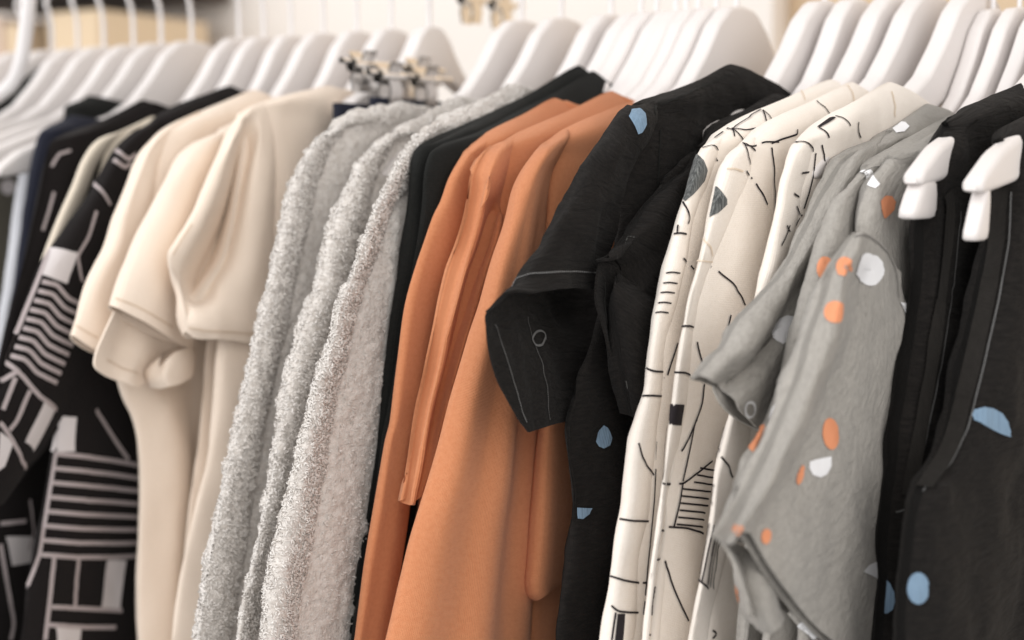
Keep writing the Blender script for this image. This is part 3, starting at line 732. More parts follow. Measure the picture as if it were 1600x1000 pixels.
# ---------------------------------------------------------------- black blouses
pb1 = pl_('B1', -.042, -.066); pb2 = pl_('B2', -.06, -.086)
BM = [M_BLACK, M_STITCH, M_BLUE, M_COAT, M_DSTITCH]
r = rootat('black_blouse', 'black linen blouse with crumpled sleeves tucked between the dotted black blouse and cream shirt', 'blouse', pb1, group='black linen blouses')
s_ = body(pb1, [(1090, 232), (1130, 195), (1180, 164), (1212, 146)], [(1084, 250), (1070, 300), (1060, 360), (1045, 440), (1030, 520), (1012, 620), (1000, 720), (985, 820), (970, 910), (950, 1000), (935, 1100)], th=6, disp=DBLK, seed=41)
put('bodice', [s_], BM, r)
bs = free(pb1, [
    [(1085, 246), (1095, 232), (1105, 222), (1118, 212), (1130, 205)],
    [(1056, 270), (1072, 266, 5), (1088, 266, 7), (1105, 268, 5), (1122, 275)],
    [(1024, 306), (1045, 308, 5), (1066, 316, 6), (1086, 330, 3), (1104, 350)],
    [(984, 362), (1005, 366, 5), (1028, 378, 3), (1052, 395, 6), (1080, 420)],
    [(941, 404), (957, 404, 4), (975, 425, -4), (998, 470, 8), (1050, 500)]], th=6, disp=DBLK, seed=43, ridge=.012)
bl = free(pb1, [
    [(962, 425), (985, 440), (1010, 450), (1040, 460)],
    [(958, 450), (985, 468, 4), (1010, 475, 6), (1045, 490)],
    [(965, 500), (985, 515, 5), (1006, 530, 4), (1040, 545)],
    [(978, 570), (992, 582, 5), (1010, 592, 4), (1035, 600)],
    [(993, 648), (1000, 645, 3), (1012, 645, 3), (1028, 645)]], th=5, dx=2, disp=DBLK, seed=44, ridge=0)
bu = fsheet(pb1, [[(938, 408), (950, 412), (965, 420), (985, 440), (1010, 460)], [(934, 440), (945, 450, -6), (958, 462, -8), (985, 480, -6), (1010, 495)],
                  [(936, 485), (948, 500, -6), (960, 515, -8), (985, 530, -5), (1010, 540)], [(950, 545), (960, 560, -5), (972, 575, -6), (990, 590, -4), (1012, 600)],
                  [(972, 605), (980, 618, -3), (988, 630, -4), (998, 640, -3), (1015, 645)]], dx=-3, disp=DBLK, seed=45)
def mk(b):
    bs.line(b, [(958, 385), (975, 372), (992, 372)], .0006, 4, dash=.0024)
    bu.line(b, [(944, 440), (944, 485), (957, 545), (979, 605)], .0007, 4)
put('sleeve', [bs, bl, bu], BM, r, mk)

r = rootat('black_blouse', 'black linen blouse with pale blue dots and a wide open sleeve over the orange tops', 'blouse', pb2, group='black linen blouses')
s3_ = body(pb2, [(996, 165), (1030, 156), (1080, 131), (1143, 100)], [(986, 185), (975, 225), (968, 280), (965, 360), (945, 460), (918, 560), (895, 620), (884, 662), (886, 710), (894, 770), (891, 850), (880, 930), (870, 1000), (858, 1100)],
           prof=((0, 0), (.05, 7), (.22, 7), (.5, 7)), th=7, disp=DBLK, seed=47, dip=.075)
def mk(b):
    s3_.line(b, [(1028, 166), (1040, 161), (1080, 144), (1120, 126), (1146, 114)], .0007, 3); s3_.line(b, [(1029, 160), (1031, 220), (1027, 300), (1022, 380)], .0008, 3)
    s3_.blob(b, 943, 682, [(-13, 8), (-10, -6), (-2, -18), (6, -14), (13, 2), (10, 14), (0, 19), (-8, 16)], 2)
    s3_.blob(b, 910, 801, [(-10, -8), (14, -7), (10, 2), (0, 10), (-8, 9)], 2)
put('bodice', [s3_], BM, r, mk)
f1 = fsheet(pb2, [
    [(990, 170, -3), (996, 166), (1004, 162), (1012, 160), (1024, 157)],
    [(978, 176), (984, 180, 6), (992, 186, 9), (1002, 192, 10), (1016, 200, 8)],
    [(948, 215), (954, 219, 6), (962, 226, 10), (972, 233, 10), (988, 245, 2)],
    [(919, 251), (928, 256, 6), (940, 264, 10), (955, 273, 11), (972, 285, 2)],
    [(866, 327), (884, 327, 7), (910, 330, 11), (938, 333, 12), (968, 338, 2)],
    [(830, 385), (854, 382, 7), (888, 380, 11), (924, 382, 12), (964, 390, 3)],
    [(800, 429), (828, 420, 7), (866, 415, 11), (908, 415, 12), (955, 425, 4)],
    [(763, 490), (790, 464, 8), (836, 452, 14), (886, 450, 15), (942, 455, 5)]], dx=2, disp=DBLK+[(.0018, .03, (1, 1, 1.4))], seed=49, cell=.0024)
f2 = fsheet(pb2, [
    [(766, 484, 1), (806, 446, -16), (856, 440, -30), (906, 438, -28), (965, 440, -8)],
    [(762, 500, 1), (800, 490, -12), (850, 485, -24), (905, 482, -24), (975, 490, -8)],
    [(771, 555, 1), (808, 548, -6), (858, 542, -12), (915, 540, -12), (988, 545, -4)],
    [(797, 628, 1), (828, 618, -4), (876, 608, -8), (930, 600, -8), (1000, 600, -2)],
    [(829, 675, 1), (850, 668, -2), (892, 656, -4), (935, 643, -4), (1000, 625, -1)]], dx=-1, disp=DBLK, seed=51, cell=.0024)
def mk(b):
    f1.line(b, [(786, 452), (805, 435), (830, 428), (870, 425), (910, 424), (945, 428)], .0007, 1, dash=.0024)
    f1.blob(b, 996, 189, [(-13, -6), (-8, -18), (4, -20), (13, -12), (14, 6), (7, 18), (0, 21), (-4, 10)], 2)
    f2.line(b, [(776, 505), (786, 545), (800, 590), (815, 640), (822, 660)], .0007, 1, dash=.0024)
    f2.line(b, [(826, 495), (832, 525), (845, 560), (855, 605), (862, 655)], .0007, 1, dash=.0024)
    f2.line(b, [(843+10*cos(a), 529+12*sin(a)) for a in np.linspace(0, 2*pi+.2, 18)], .0011, 1)
put('sleeve', [f1, f2], BM, r, mk)
hanger(pb1[0], pb1[1], 'white hanger just left of the farthest cream shirt, holding the crumpled black blouse', ln=.8)
hanger(pb2[0], pb2[1], 'white hanger coming out of the neckline of the dotted black blouse')
#@@PART3
# ---------------------------------------------------------------- orange tops
po1 = pl_('O1', -.115, -.135); po2 = pl_('O2', -.14, -.16); po3 = pl_('O3', -.155, -.181)
OG = 'burnt orange tops'
r = rootat('orange_top', 'burnt orange long sleeved top nearest the black blouse, with the widest smooth front', 'top', po1, group=OG)
s = body(po1, [(853, 226), (888, 202), (936, 177), (984, 160)], [(862, 250), (856, 290), (852, 350), (848, 420), (846, 500), (842, 600), (838, 680), (834, 760), (830, 850), (826, 930), (824, 1000), (820, 1100)],
         prof=((0, 1), (.04, 8), (.22, 9), (.5, 9)), th=9, disp=DSOFT, seed=61, folds=(.006, .12, 1))
put('bodice', [s], M_ORANGE, r)
s = sleeve(po1, LR([(853, 226), (838, 238), (821, 263), (805, 295), (793, 337), (768, 410), (746, 488), (723, 561), (697, 653), (674, 736), (651, 809), (628, 901), (605, 1000), (583, 1100)],
                   [(888, 202), (872, 240), (858, 268), (850, 310), (846, 350), (843, 420), (841, 500), (838, 600), (835, 670), (831, 760), (828, 818), (824, 934), (822, 1000), (819, 1100)]),
           bulge=12, th=8, prof=[0, .65, 1, .8, 0], folds=(.005, 2.4, .5), disp=DSOFT, seed=63, ridge=.02)
put('sleeve', [s], M_ORANGE, r)
s = sleeve(po1, [(850, 540, 905, 540), (843, 640, 905, 640), (836, 720, 906, 720), (830, 800, 904, 800), (825, 870, 900, 870), (822, 915, 893, 895), (826, 932, 884, 908), (836, 939, 872, 918)],
           bulge=9, th=6, dL=9, dR=11, disp=DSOFT, seed=65, ridge=0)
put('sleeve', [s], M_ORANGE, r)
r = rootat('orange_top', 'burnt orange top in the middle of three, its folded sleeve ending in an open cuff', 'top', po2, group=OG)
s = body(po2, [(773, 229), (815, 208), (872, 180), (957, 142)], [(775, 260), (780, 310), (770, 400), (752, 480), (735, 560), (712, 660), (700, 760), (690, 860), (680, 960), (668, 1100)], prof=((0, 0), (.04, 7), (.22, 8), (.5, 8)), th=8, disp=DSOFT, seed=67)
put('bodice', [s], M_ORANGE, r)
s = free(po2, [
    [(773, 229), (783, 223), (795, 217), (806, 212), (818, 207)],
    [(760, 241), (774, 240, 6), (790, 240, 8), (804, 242, 6), (816, 244)],
    [(748, 270), (764, 272, 8), (782, 274, 9), (798, 278, 5), (808, 282, -2)],
    [(746, 295), (760, 298, 8), (778, 303, 6), (792, 308, 2), (803, 310, -3)],
    [(738, 337), (752, 340, 8), (768, 344, -4), (780, 350, 5), (798, 355, -2)],
    [(728, 378), (741, 382, 8), (754, 386, -5), (768, 392, 6), (786, 398, -2)],
    [(713, 426), (726, 430, 8), (736, 434, -5), (752, 440, 6), (770, 446, -2)],
    [(694, 502), (706, 506, 7), (714, 510, -4), (732, 514, 6), (752, 518, -2)],
    [(680, 568), (690, 571, 7), (697, 575, -3), (714, 578, 6), (735, 582, -2)],
    [(661, 653), (670, 655, 6), (678, 658, -1), (692, 658, 6), (712, 660, -2)],
    [(648, 730), (656, 730, 5), (664, 729, 3), (676, 727, 6), (690, 725, -1)],
    [(638, 789), (644, 786, 4), (651, 782, 4), (659, 777, 5), (672, 770)]], th=4, disp=DSOFT, seed=69, ridge=.015)
put('sleeve', [s], M_ORANGE, r)
r = rootat('orange_top', 'burnt orange top farthest left of three, its long flat sleeve lying along a black coat', 'top', po3, group=OG)
s = body(po3, [(728, 235), (754, 213), (800, 187), (868, 153)], [(735, 262), (742, 320), (728, 400), (712, 480), (692, 560), (672, 660), (655, 760), (638, 880), (622, 1000), (608, 1100)], prof=((0, 0), (.04, 7), (.22, 8), (.5, 8)), th=8, disp=DSOFT, seed=71)
put('bodice', [s], M_ORANGE, r)
s = sleeve(po3, LR([(728, 235), (715, 250), (699, 279), (686, 314), (674, 337), (657, 383), (638, 445), (628, 495), (618, 577), (608, 660), (601, 686), (585, 785), (568, 881), (552, 1000), (536, 1100)],
                   [(785, 196), (775, 240), (766, 280), (757, 320), (748, 347), (728, 395), (710, 450), (696, 502), (680, 577), (663, 655), (654, 686), (639, 785), (627, 870), (606, 1000), (590, 1100)]),
           bulge=5, th=6, prof=[0, .8, 1, .8, 0], folds=(.0015, 1.5, 2), disp=DSOFT, seed=73, ridge=.018)
put('sleeve', [s], M_ORANGE, r)
for p, lb in ((po1, 'white hanger with a large bare face behind the dotted black blouse shoulder'), (po2, 'white hanger carrying the middle orange top'), (po3, 'white hanger carrying the leftmost orange top')):
    hanger(p[0], p[1], lb, ln=.9)
# ---------------------------------------------------------------- black coats
pk1 = pl_('K1', -.168, -.192); pk2 = pl_('K2', -.179, -.201)
for n, (p, lab, rg, L, sd) in enumerate([
    (pk1, 'black coat lying right against the leftmost orange top', [(690, 229), (728, 212), (792, 186), (928, 111)], [(670, 247), (664, 266), (661, 320), (656, 363), (645, 420), (630, 495), (618, 577), (606, 660), (588, 762), (572, 868), (552, 1000), (535, 1100)], 81),
    (pk2, 'black coat showing as a dark strip beside the grey woolly sweaters', [(664, 231), (690, 212), (760, 183), (906, 102)], [(650, 251), (643, 279), (638, 324), (632, 372), (626, 420), (613, 495), (604, 577), (595, 660), (578, 762), (561, 868), (540, 1000), (522, 1100)], 83)]):
    r = rootat('black_coat', lab, 'coat', p, group='black coats')
    s = body(p, rg, L, prof=((0, 0), (.05, 7), (.2, 7), (.5, 7)), th=6, disp=D1, seed=sd, dip=.03)
    put('coat_body', [s], M_COAT, r)
    hanger(p[0], p[1], ['white hanger carrying the coat next to the orange tops', 'white hanger carrying the coat next to the woolly sweaters'][n])
# ---------------------------------------------------------------- grey boucle sweaters
ps = [pl_('S3', -.2, -.212), pl_('S2', -.236, -.245), pl_('S1', -.266, -.275)]
SW = [
 ('grey boucle sweater nearest the black coats, with the widest pale body', ps[0],
  [(647, 212), (690, 188), (745, 160), (805, 132)], [(668, 222), (650, 262), (632, 300), (606, 345), (590, 389), (576, 430), (560, 480), (546, 535), (528, 594), (506, 690), (487, 779), (471, 855), (457, 924), (444, 1000), (430, 1100)],
  [(647, 212), (624, 241), (600, 285), (578, 330), (555, 389), (542, 429), (522, 472), (509, 535), (489, 594), (473, 680), (456, 769), (440, 835), (426, 901), (413, 1000), (398, 1100)],
  [(690, 188), (660, 245), (636, 290), (610, 340), (595, 389), (580, 429), (563, 480), (549, 535), (531, 594), (509, 690), (489, 779), (473, 855), (459, 924), (447, 1000), (432, 1100)]),
 ('grey boucle sweater in the middle of three, narrow and half hidden', ps[1],
  [(585, 224), (620, 203), (665, 178), (720, 150)], [(610, 230), (590, 270), (572, 320), (552, 372), (535, 440), (518, 500), (502, 560), (482, 640), (462, 730), (440, 830), (420, 920), (405, 1000), (390, 1100)],
  [(585, 224), (562, 251), (545, 290), (525, 343), (509, 389), (496, 455), (476, 495), (466, 535), (446, 601), (430, 677), (416, 752), (400, 825), (386, 881), (373, 934), (363, 1000), (348, 1100)],
  [(625, 203), (602, 250), (582, 300), (563, 350), (548, 400), (537, 455), (520, 500), (508, 545), (488, 605), (473, 680), (456, 755), (440, 828), (426, 884), (414, 936), (404, 1000), (390, 1100)]),
 ('grey boucle sweater beside the oat t-shirts, with a shaded tan side', ps[2],
  [(512, 206), (545, 182), (578, 168), (632, 164)], [(530, 205), (512, 240), (488, 330), (470, 410), (448, 520), (428, 620), (405, 720), (385, 830), (360, 960), (335, 1100)],
  [(512, 206), (482, 228), (457, 281), (435, 364), (413, 457), (391, 540), (375, 622), (350, 729), (330, 812), (310, 901), (297, 1000), (283, 1100)],
  [(552, 180), (525, 222), (502, 275), (484, 350), (465, 430), (448, 510), (428, 600), (400, 703), (385, 785), (375, 868), (356, 990), (340, 1100)])]
for n, (lab, p, rg, L, SL, SR) in enumerate(SW):
    r = rootat('boucle_sweater', lab, 'sweater', p, group='grey boucle sweaters')
    s = body(p, rg, L, prof=((0, -2), (.05, 6), (.22, 6.5), (.5, 6)), th=8, disp=[(.003, .06, (1, 1, .4))], seed=91+n*4, boucle=.0026, cell=.0018)
    put('sweater_body', [s], [M_BOUCLE, M_TUFT], r, extra=lambda b: tufts(s, b, 22000 if n == 0 else 9000, n+1, span=.45))
    q = sleeve(p, LR(SL, SR), bulge=8, th=7, disp=[(.003, .06, (1, 1, .4))], seed=93+n*4, boucle=.0026, cell=.0017, ridge=.018)
    put('sleeve', [q], [M_BOUCLE, M_TUFT], r, extra=lambda b: tufts(q, b, 8000, n+7))
    hanger(p[0], p[1], ['white hanger carrying the widest grey woolly sweater', 'white hanger carrying the middle grey woolly sweater', 'white hanger with an arm sweeping into the left grey woolly sweater'][n])
# ---------------------------------------------------------------- trouser hangers with clips
pt = (-.322, 0.0)
th_ = tag(bpy.data.objects.new('trouser_hanger', None), 'short white hanger with a broad bare face above the chrome clips and dark trousers', 'hanger'); COL.objects.link(th_)
for o_ in (hanger_mesh(.5, .62).make('shoulder_bar', M_HANGER), hook_mesh().make('hook', M_HOOK)): o_.parent = th_
th_.location = (-.34, 0, 1.5)
def clips(name, lab, X, ys, z):
    b = Buf(); r = thing(name, lab, 'clip bar', (X, -.06, z), 'metal clip bars')
    b.grid(pipe([(X, min(ys)-.022, z), (X, min(ys), z), (X, max(ys), z), (X, max(ys)+.03, z)], .0019, 8), True); b.make('bar', M_CHROME, r)
    for y in ys:
        c = Buf()
        for sx in (-1, 1):
            c.grid(np.array([[(X+sx*(.003+.002*abs(q)+e), y+w, z+.007-.0085*i) for w in (-.006, -.005, .005, .006)] for i, q in enumerate((2, 0, 1.4, .6)) for e in [0]]), False)
            c.grid(np.array([[(X+sx*(.0018+.002*abs(q)+e), y+w, z+.007-.0085*i) for w in (-.006, -.005, .005, .006)] for i, q in enumerate((2, 0, 1.4, .6)) for e in [0]]), False)
        c.grid(pipe([(X, y-.012, z-.002), (X, y-.006, z-.002), (X, y+.006, z-.002), (X, y+.012, z-.002)], .0045, 10), True)
        c.make('clip', M_CHROME, r)
    return r
clips('clip_bar', 'chrome clip bar gripping the dark navy waistband', -.312, (-.085, -.045), 1.462)
clips('clip_bar', 'chrome clip bar tilted behind the front one by the oat t-shirts', -.325, (-.095, -.035), 1.469)
clips('clip_bar', 'chrome clip bar higher up near the top edge over the woolly sweaters', -.325, (.03, .07), 1.522)
r = rootat('trousers', 'dark navy trousers hanging by the waistband from chrome clips', 'trousers', pt)
bt = Buf()
for X, y0, y1, zt in ((-.313, -.1, -.03, 1.447), (-.326, -.12, .0, 1.443)):
    V = [[(X-.004, y0, z), (X, y0-.003, z), (X+.004, y0, z), (X+.005, (y0+y1)/2, z), (X+.004, y1, z), (X, y1+.003, z), (X-.004, y1, z), (X-.005, (y0+y1)/2, z)] for z in np.linspace(zt, .95, 24)]
    bt.grid(np.array(V), True)
bt.make('waist_and_legs', M_NAVY, r)
# ---------------------------------------------------------------- oat t-shirts
p3 = pl_('T3', -.355, -.352); p2 = pl_('T2', -.385, -.38); p1 = pl_('T1', -.41, -.406)
TG = 'oat coloured t-shirts'
DT = [(.0022, .06, (1, 1, .5)), (.0007, .02, (1, 1, .6))]
r = rootat('oat_tshirt', 'oat t-shirt nearest the woolly sweaters, its sleeve gaping with a deep tan hollow', 't-shirt', p3, group=TG)
s = body(p3, [(398, 164), (440, 150), (478, 141), (516, 134)], [(402, 185), (412, 240), (414, 300), (408, 360), (395, 420), (365, 480), (347, 534), (338, 620), (325, 713), (303, 802), (282, 901), (268, 1000), (252, 1100)],
         prof=((0, 0), (.05, 7), (.22, 7), (.5, 7)), th=8, disp=DT, seed=111, dip=.03, folds=(.004, .07, 2))
put('bodice', [s], M_TEE, r)
s = free(p3, [
    [(375, 178), (385, 170), (397, 163), (420, 155), (440, 150), (460, 145)],
    [(364, 199), (376, 192, 4), (392, 186, 4), (412, 180, 6), (430, 184, 6), (447, 190, 1)],
    [(336, 259), (350, 258, 4), (372, 255, -18), (398, 250, 5), (420, 255, 8), (437, 262, 0)],
    [(309, 320), (325, 322, 4), (350, 330, -32), (385, 330, 5), (412, 330, 10), (432, 335, 0)],
    [(276, 375), (293, 385, 3), (325, 400, -38), (365, 405, 3), (402, 405, 12), (428, 410, 0)],
    [(262, 402), (276, 420, 0), (305, 444, -28), (342, 450, 5), (388, 458, 13), (422, 465, 2)],
    [(280, 440), (286, 466, -2), (302, 476, 2), (343, 484, 12), (384, 490, 15), (416, 495, 4)],
    [(287, 485), (292, 502, 2), (313, 510, 8), (346, 512, 14), (381, 515, 15), (411, 517, 5)],
    [(290, 518), (301, 527, 2), (321, 531, 6), (346, 531, 12), (376, 533, 12), (405, 537, 4)]], th=5, disp=DT, seed=113, ridge=.012, cell=.003)
put('sleeve', [s], [M_TEE, M_TSEAM], r, lambda b, s=s: (s.line(b, [(296, 512), (320, 517), (346, 518), (376, 520), (400, 523)], .0008, 1), s.line(b, [(270, 398), (282, 378), (300, 350)], .0006, 1)))
hanger(-.372, 0, 'white hanger carrying the oat t-shirt with the gaping sleeve', ln=0.74)
r = rootat('oat_tshirt', 'oat t-shirt in the middle of three, its straight sleeve edge casting a dark line', 't-shirt', p2, group=TG)
s = body(p2, [(345, 206), (372, 192), (400, 176), (440, 158)], [(340, 235), (348, 300), (345, 380), (335, 450), (322, 530), (316, 600), (310, 680), (298, 760), (290, 850), (280, 1000), (270, 1100)], prof=((0, 0), (.05, 7), (.22, 7), (.5, 7)), th=8, disp=DT, seed=115)
put('bodice', [s], M_TEE, r)
s = free(p2, [
    [(316, 220), (326, 214), (340, 207), (353, 200), (372, 192)],
    [(287, 243), (300, 240, 5), (320, 240, 8), (345, 240, 4), (372, 242)],
    [(259, 287), (275, 290, 6), (298, 295, 9), (325, 300, 6), (362, 310)],
    [(232, 342), (250, 350, 7), (275, 360, 10), (305, 370, 7), (345, 380)],
    [(204, 408), (225, 420, 6), (252, 432, 9), (285, 445, 8), (330, 455)],
    [(174, 479), (200, 491, 4), (225, 504, 7), (255, 522, 7), (300, 548, 2)]], th=5, disp=DT, seed=117, ridge=.012, cell=.003)
u = fsheet(p2, [
    [(180, 486), (206, 496, -6), (232, 508, -6), (260, 524, -4), (296, 540)],
    [(164, 525), (190, 540, -8), (220, 550, -4), (255, 550, -8), (298, 552)],
    [(150, 570), (178, 582, -2), (206, 592, 2), (240, 580, -10), (296, 565)],
    [(156, 580), (182, 592, 0), (212, 604, 2), (240, 592, -8), (294, 575)]], dx=-4, disp=DT, seed=118, cell=.003)
q = free(p2, [[(248, 575), (262, 560, 6), (280, 548, 8), (303, 540)], [(244, 592), (258, 582, 7), (280, 572, 8), (304, 560)], [(250, 606), (262, 604, 6), (278, 600, 7), (301, 585)]], th=8, disp=DT, seed=119, ridge=0, cell=.003)
put('sleeve', [s, u, q], [M_TEE, M_TSEAM], r, lambda b, s=s, u=u: (s.line(b, [(182, 466), (210, 477), (235, 490), (270, 512)], .0008, 1), u.line(b, [(166, 562), (190, 577), (215, 584)], .0008, 1)))
hanger(-.402, 0, 'white hanger carrying the middle oat t-shirt', ln=0.74)
r = rootat('oat_tshirt', 'oat t-shirt on the far side of three, long pale front, pointed sleeve tip', 't-shirt', p1, group=TG)
s = body(p1, [(262, 203), (300, 182), (345, 160), (400, 140)], [(248, 240), (225, 330), (205, 420), (190, 510), (182, 575), (190, 610), (210, 660), (219, 736), (218, 835), (216, 934), (218, 1000), (222, 1100)], prof=((0, 0), (.05, 7), (.2, 7), (.5, 7)), th=9, disp=DT, seed=121, folds=(.005, .07, 1))
put('bodice', [s], M_TEE, r)
s = free(p1, [
    [(250, 206), (262, 197), (276, 189), (292, 182), (312, 173)],
    [(221, 237), (236, 232, 5), (254, 230, 4), (272, 232, -2), (292, 236)],
    [(199, 287), (214, 288, 6), (234, 290, 6), (256, 294, 2), (282, 298)],
    [(182, 336), (196, 340, 6), (216, 346, 6), (240, 352, 4), (270, 360)],
    [(171, 375), (185, 382, 6), (205, 390, 5), (228, 400, 4), (255, 410)],
    [(138, 441), (154, 448, 5), (175, 458, 5), (200, 468, 4), (230, 480)],
    [(111, 523), (126, 532, 3), (145, 545, 4), (170, 556, 4), (200, 566)]], th=5, disp=DT, seed=123, ridge=.012, cell=.003)
put('sleeve', [s], [M_TEE, M_TSEAM], r, lambda b, s=s: s.line(b, [(118, 508), (136, 519), (152, 528)], .0008, 1))
hanger(-.432, 0, 'white hanger carrying the far oat t-shirt with the pointed sleeve', ln=0.82)

# ---------------------------------------------------------------- far left: blurred dark clothes
pp = pl_('P1', -.45, -.442); LWm = .0027
PM = [M_PRINT, M_LINE, M_SILVER]
r = rootat('line_print_dress', 'black dress with mauve lines, stripes and pale blocks, next to the oat t-shirts', 'dress', pp, group='dark printed dresses')
s = body(pp, [(240, 186), (284, 160), (320, 147), (362, 134)], [(228, 230), (190, 330), (150, 430), (120, 540), (100, 630), (84, 706), (70, 790), (54, 861), (42, 920), (32, 1000), (20, 1100)], prof=((0, 0), (.05, 7), (.22, 7), (.5, 7)), th=7, disp=DT, seed=131)
def mk(b):
    for q in range(8): s.line(b, [(88-q*3.4, 709+q*22.5), (130-q*2, 713+q*22.5), (180, 720+q*21.5), (222, 728+q*20)], LWm, 1)
    s.line(b, [(88, 706), (76, 780), (62, 865), (42, 920)], LWm*.8, 1)
    s.line(b, [(150, 640), (180, 690), (200, 718)], LWm, 1)
    s.blob(b, 101, 682, [(-8, -32), (18, -30), (14, 24), (-20, 24)], 2)
    s.line(b, [(84, 868), (78, 930), (70, 1000)], LWm, 1); s.line(b, [(122, 870), (116, 948)], LWm, 1); s.line(b, [(80, 948), (140, 951), (190, 954)], LWm, 1); s.line(b, [(76, 976), (130, 980), (180, 980)], LWm, 1)
    s.blob(b, 176, 913, [(-10, -38), (20, -38), (10, 38), (-18, 38)], 2); s.blob(b, 108, 1000, [(-18, -22), (18, -22), (14, 30), (-20, 30)], 2)
put('dress_body', [s], PM, r, mk)
q = sleeve(pp, [(240, 188, 285, 160), (185, 226, 258, 215), (144, 297, 225, 270), (102, 360, 198, 340), (54, 430, 178, 430), (14, 540, 160, 520), (-24, 640, 138, 590), (-50, 710, 112, 640), (-75, 770, 62, 720), (-90, 830, 6, 788)], bulge=9, th=6, disp=DT, seed=133, ridge=.012)
def mk(b):
    q.blob(b, 92, 409, [(-16, -24), (30, -14), (12, 34), (-26, 20)], 2)
    for k in range(9):
        a = (66-k*6.2, 440+k*14.5); q.line(b, [a, (a[0]+22, a[1]+5), (a[0]+40, a[1]+26), (a[0]+72, a[1]+42)], LWm, 1)
    q.line(b, [(78, 390), (58, 440), (30, 510), (6, 562)], LWm, 1); q.line(b, [(0, 560), (28, 580), (60, 618), (90, 640)], LWm, 1)
    q.line(b, [(28, 580), (0, 596)], LWm, 1); q.line(b, [(24, 590), (4, 640)], LWm, 1); q.line(b, [(46, 610), (24, 660), (14, 672)], LWm, 1)
    q.blob(b, 62, 660, [(8, -34), (26, -24), (-6, 42), (-24, 30)], 2); q.line(b, [(0, 660), (20, 690), (42, 732)], LWm, 1); q.blob(b, 6, 708, [(-6, -34), (14, -16), (2, 20), (-12, 30)], 2)
    q.line(b, [(150, 330), (138, 370), (120, 400), (128, 440)], LWm*.8, 1); q.line(b, [(140, 280), (160, 300), (172, 320)], LWm*.8, 1)
    q.line(b, [(182, 235), (200, 250), (215, 240)], LWm, 1); q.line(b, [(178, 250), (195, 262), (205, 255)], LWm, 1)
put('sleeve', [q], PM, r, mk)
hanger(-.462, 0, 'white hanger carrying the black dress with mauve stripes', ln=0.7)
pct = pl_('CT', -.478, -.472)
r = rootat('straw_camisole', 'straw coloured camisole with a thin arched strap between two dark dresses', 'camisole', pct)
s = sleeve(pct, [(206, 205, 226, 190), (172, 210, 200, 206), (148, 222, 176, 226), (128, 250, 152, 258), (112, 290, 136, 300), (92, 335, 118, 345), (70, 390, 100, 400), (50, 450, 84, 460)], bulge=5, th=4, seed=141, ridge=.01)
s2 = body(pct, [(172, 211), (200, 200), (220, 190), (240, 182)], [(160, 250), (148, 300), (150, 360), (160, 430), (155, 520), (140, 620), (135, 760), (130, 900)], th=4, seed=142)
put('strap', [s], M_STRAW, r); put('camisole_body', [s2], M_STRAW, r)
hanger(-.488, 0, 'white hanger carrying the straw camisole', ln=0.8)
pp2 = pl_('P2', -.5, -.495)
r = rootat('line_print_dress', 'black printed dress farther left, a pale block low on its front at the photo edge', 'dress', pp2, group='dark printed dresses')
s = body(pp2, [(96, 216), (142, 196), (180, 177), (226, 156)], [(72, 235), (58, 300), (36, 400), (16, 480), (-4, 570), (-24, 700), (-40, 850), (-50, 1000), (-56, 1100)], prof=((0, 0), (.05, 7), (.22, 7), (.5, 7)), th=7, disp=DT, seed=151)
def mk(b):
    s.blob(b, 32, 860, [(-22, -22), (20, -22), (20, 18), (-14, 24)], 2); s.line(b, [(0, 818), (40, 814)], LWm, 1); s.line(b, [(0, 850), (12, 920), (22, 975), (16, 1000)], LWm, 1)
    s.line(b, [(80, 260), (92, 240), (110, 235)], LWm*.7, 1); s.line(b, [(84, 300), (76, 330), (66, 360)], LWm*.7, 1)
    s.line(b, [(46, 780), (52, 830), (44, 860)], LWm*.7, 1)
put('dress_body', [s], PM, r, mk)
hanger(-.512, 0, 'white hanger carrying the farther black printed dress', ln=0.84)
M_DARK = M_COAT
for nm, lab, X, rg, L, m, sd in (
    ('black_blouse', 'black blouse showing only a short shoulder block between white hanger arms', -.545, [(66, 204), (80, 196), (96, 188), (114, 180)], [(58, 230), (50, 270), (40, 330), (28, 420), (10, 520), (-10, 650), (-30, 850), (-40, 1080)], M_NAVY, 161),
    ('black_blouse', 'black blouse with a small dark strap square on a white hanger arm, farther left', -.578, [(104, 166), (118, 160), (130, 154), (142, 149)], [(100, 185), (90, 210), (80, 260), (60, 350), (30, 450), (0, 600), (-20, 850), (-40, 1080)], M_COAT, 163),
    ('pale_grey_top', 'pale grey top hanging as a narrow strip under a rounded hanger tip', -.598, [(36, 262), (46, 254), (56, 248), (66, 242)], [(34, 275), (28, 310), (22, 360), (12, 430), (0, 500), (-20, 650), (-40, 1080)], M_PALE, 165),
    ('olive_top', 'drab olive top with a pale spot at the far left edge', -.64, [(-50, 262), (-20, 246), (0, 236), (20, 226)], [(-55, 290), (-58, 340), (-62, 420), (-66, 520), (-70, 700), (-74, 1080)], M_OLIVE, 167),
    ('dark_jacket', 'dark jacket whose shoulder makes a black triangle near the top left corner', -.70, [(-30, 165), (10, 143), (45, 118), (84, 94)], [(-40, 190), (-50, 250), (-60, 350), (-70, 500), (-75, 1080)], M_COAT, 169)):
    p = (X, 0.0)
    r = rootat(nm, lab, {'olive_top': 'top', 'black_blouse': 'blouse', 'pale_grey_top': 'top', 'dark_jacket': 'jacket'}[nm], p)
    s = body(p, rg, L, th=5, prof=((0, 0), (.05, 7), (.22, 7), (.5, 7)), disp=DT, seed=sd, cell=.004, dip=.02)
    put('garment_body', [s], [m, M_SILVER], r, (lambda b: s.blob(b, 12, 292, circ(12, 12), 1)) if nm == 'olive_top' else None)
hanger(-.56, 0, 'white hanger crossing between the two black strap squares'); hanger(-.592, 0, 'white hanger with a knobbly low tip above the pale grey strip')
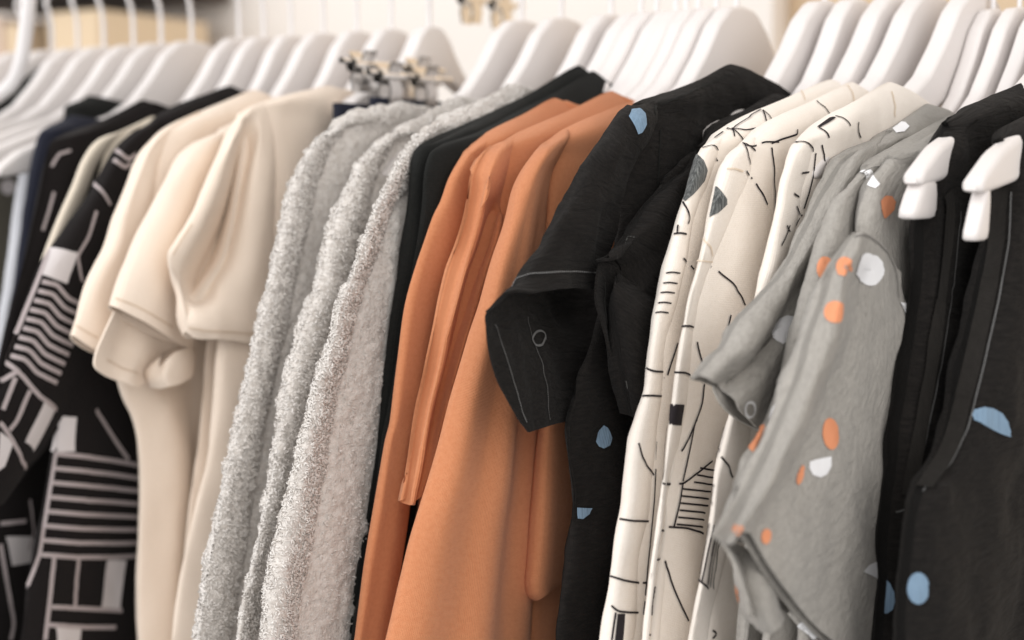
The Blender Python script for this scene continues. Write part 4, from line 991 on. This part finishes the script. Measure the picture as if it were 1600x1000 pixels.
hanger(-.622, 0, 'white hanger just left of the knobbly tip hangers'); hanger(-.655, 0, 'white hanger carrying the drab olive top')
hanger(-.715, 0, 'white hanger holding the dark jacket near the top left corner')
for X in (-.685, -.75, -.79): hanger(X, 0, 'bare white hanger among the most blurred ones at the left end', 'bare white hangers at the left end')
for X in (-.128, -.148): hanger(X, .09, 'bare white hanger squeezed between the orange top hangers', 'bare white hangers by the orange tops')
#@@PART4
finish()

# ---------------------------------------------------------------- blurred background, far top left
M_BROWN = cloth('dark_wood', lin(70, 56, 46), lin(50, 40, 34), weave=0, mscale=20); M_KRAFT = cloth('kraft_card', lin(226, 204, 174), lin(214, 188, 154), weave=0, mottle=.4, mscale=12)
M_LINEN = mat('linen_box', lin(228, 206, 190), .9); M_BLK = mat('black_item', lin(30, 30, 32), .6)
A = hit_y(-60, 14, .55); B = hit_y(245, 14, .55)
o = boxes('wall_shelf', [(A[0], B[0], .42, .69, A[2]-.0, A[2]+.05)], M_BROWN); tag(o, 'dark wooden wall shelf in the blurred top left corner', 'shelf')
sh = boxes('lower_shelf', [(A[0]-.3, B[0]+.05, .40, .69, A[2]-.155, A[2]-.14)], mat('pale_shelf', lin(226, 214, 200), .7)); tag(sh, 'pale lower shelf under the tan boxes at the top left', 'shelf')
zb = A[2]-.139
for nm, lab, u0, u1, h, m in (('storage_box', 'pinkish tan box on the lower shelf at the left edge', -60, 38, .11, M_LINEN), ('storage_box', 'brown card box on the lower shelf beside a black item', 44, 68, .10, M_KRAFT),
                              ('storage_box', 'tan box on the lower shelf right of the black item', 112, 190, .11, M_KRAFT), ('black_canister', 'small black canister between the tan boxes on the lower shelf', 88, 102, .085, M_BLK)):
    x0 = hit_y(u0, 60, .5)[0]; x1 = hit_y(u1, 60, .5)[0]
    if nm == 'black_canister':
        c = Buf(); rr = (x1-x0)/2
        c.grid(pipe([(x0+rr, .52, zb), (x0+rr, .52, zb+.002), (x0+rr, .52, zb+h*.8), (x0+rr, .52, zb+h*.9), (x0+rr, .52, zb+h)], np.array([rr*.96, rr, rr, rr*.7, rr*.6]), 16), True); o = c.make(nm, m)
    else: o = boxes(nm, [(x0, x1, .46, .66, zb, zb+h)], m, None, .004)
    tag(o, lab, 'canister' if nm[0] == 'b' else 'box')
P = [hit_y(u, v, -.12) for u, v in ((48, -60), (45, 0), (40, 50), (33, 95), (20, 128), (-5, 150), (-40, 168))]
c = Buf(); c.grid(pipe(spl(np.array(P), [8]*6), .0052, 12), True); o = c.make('rack_bracket', M_HOOK); tag(o, 'white curved metal bracket of the rack coming down at the far left', 'bracket')
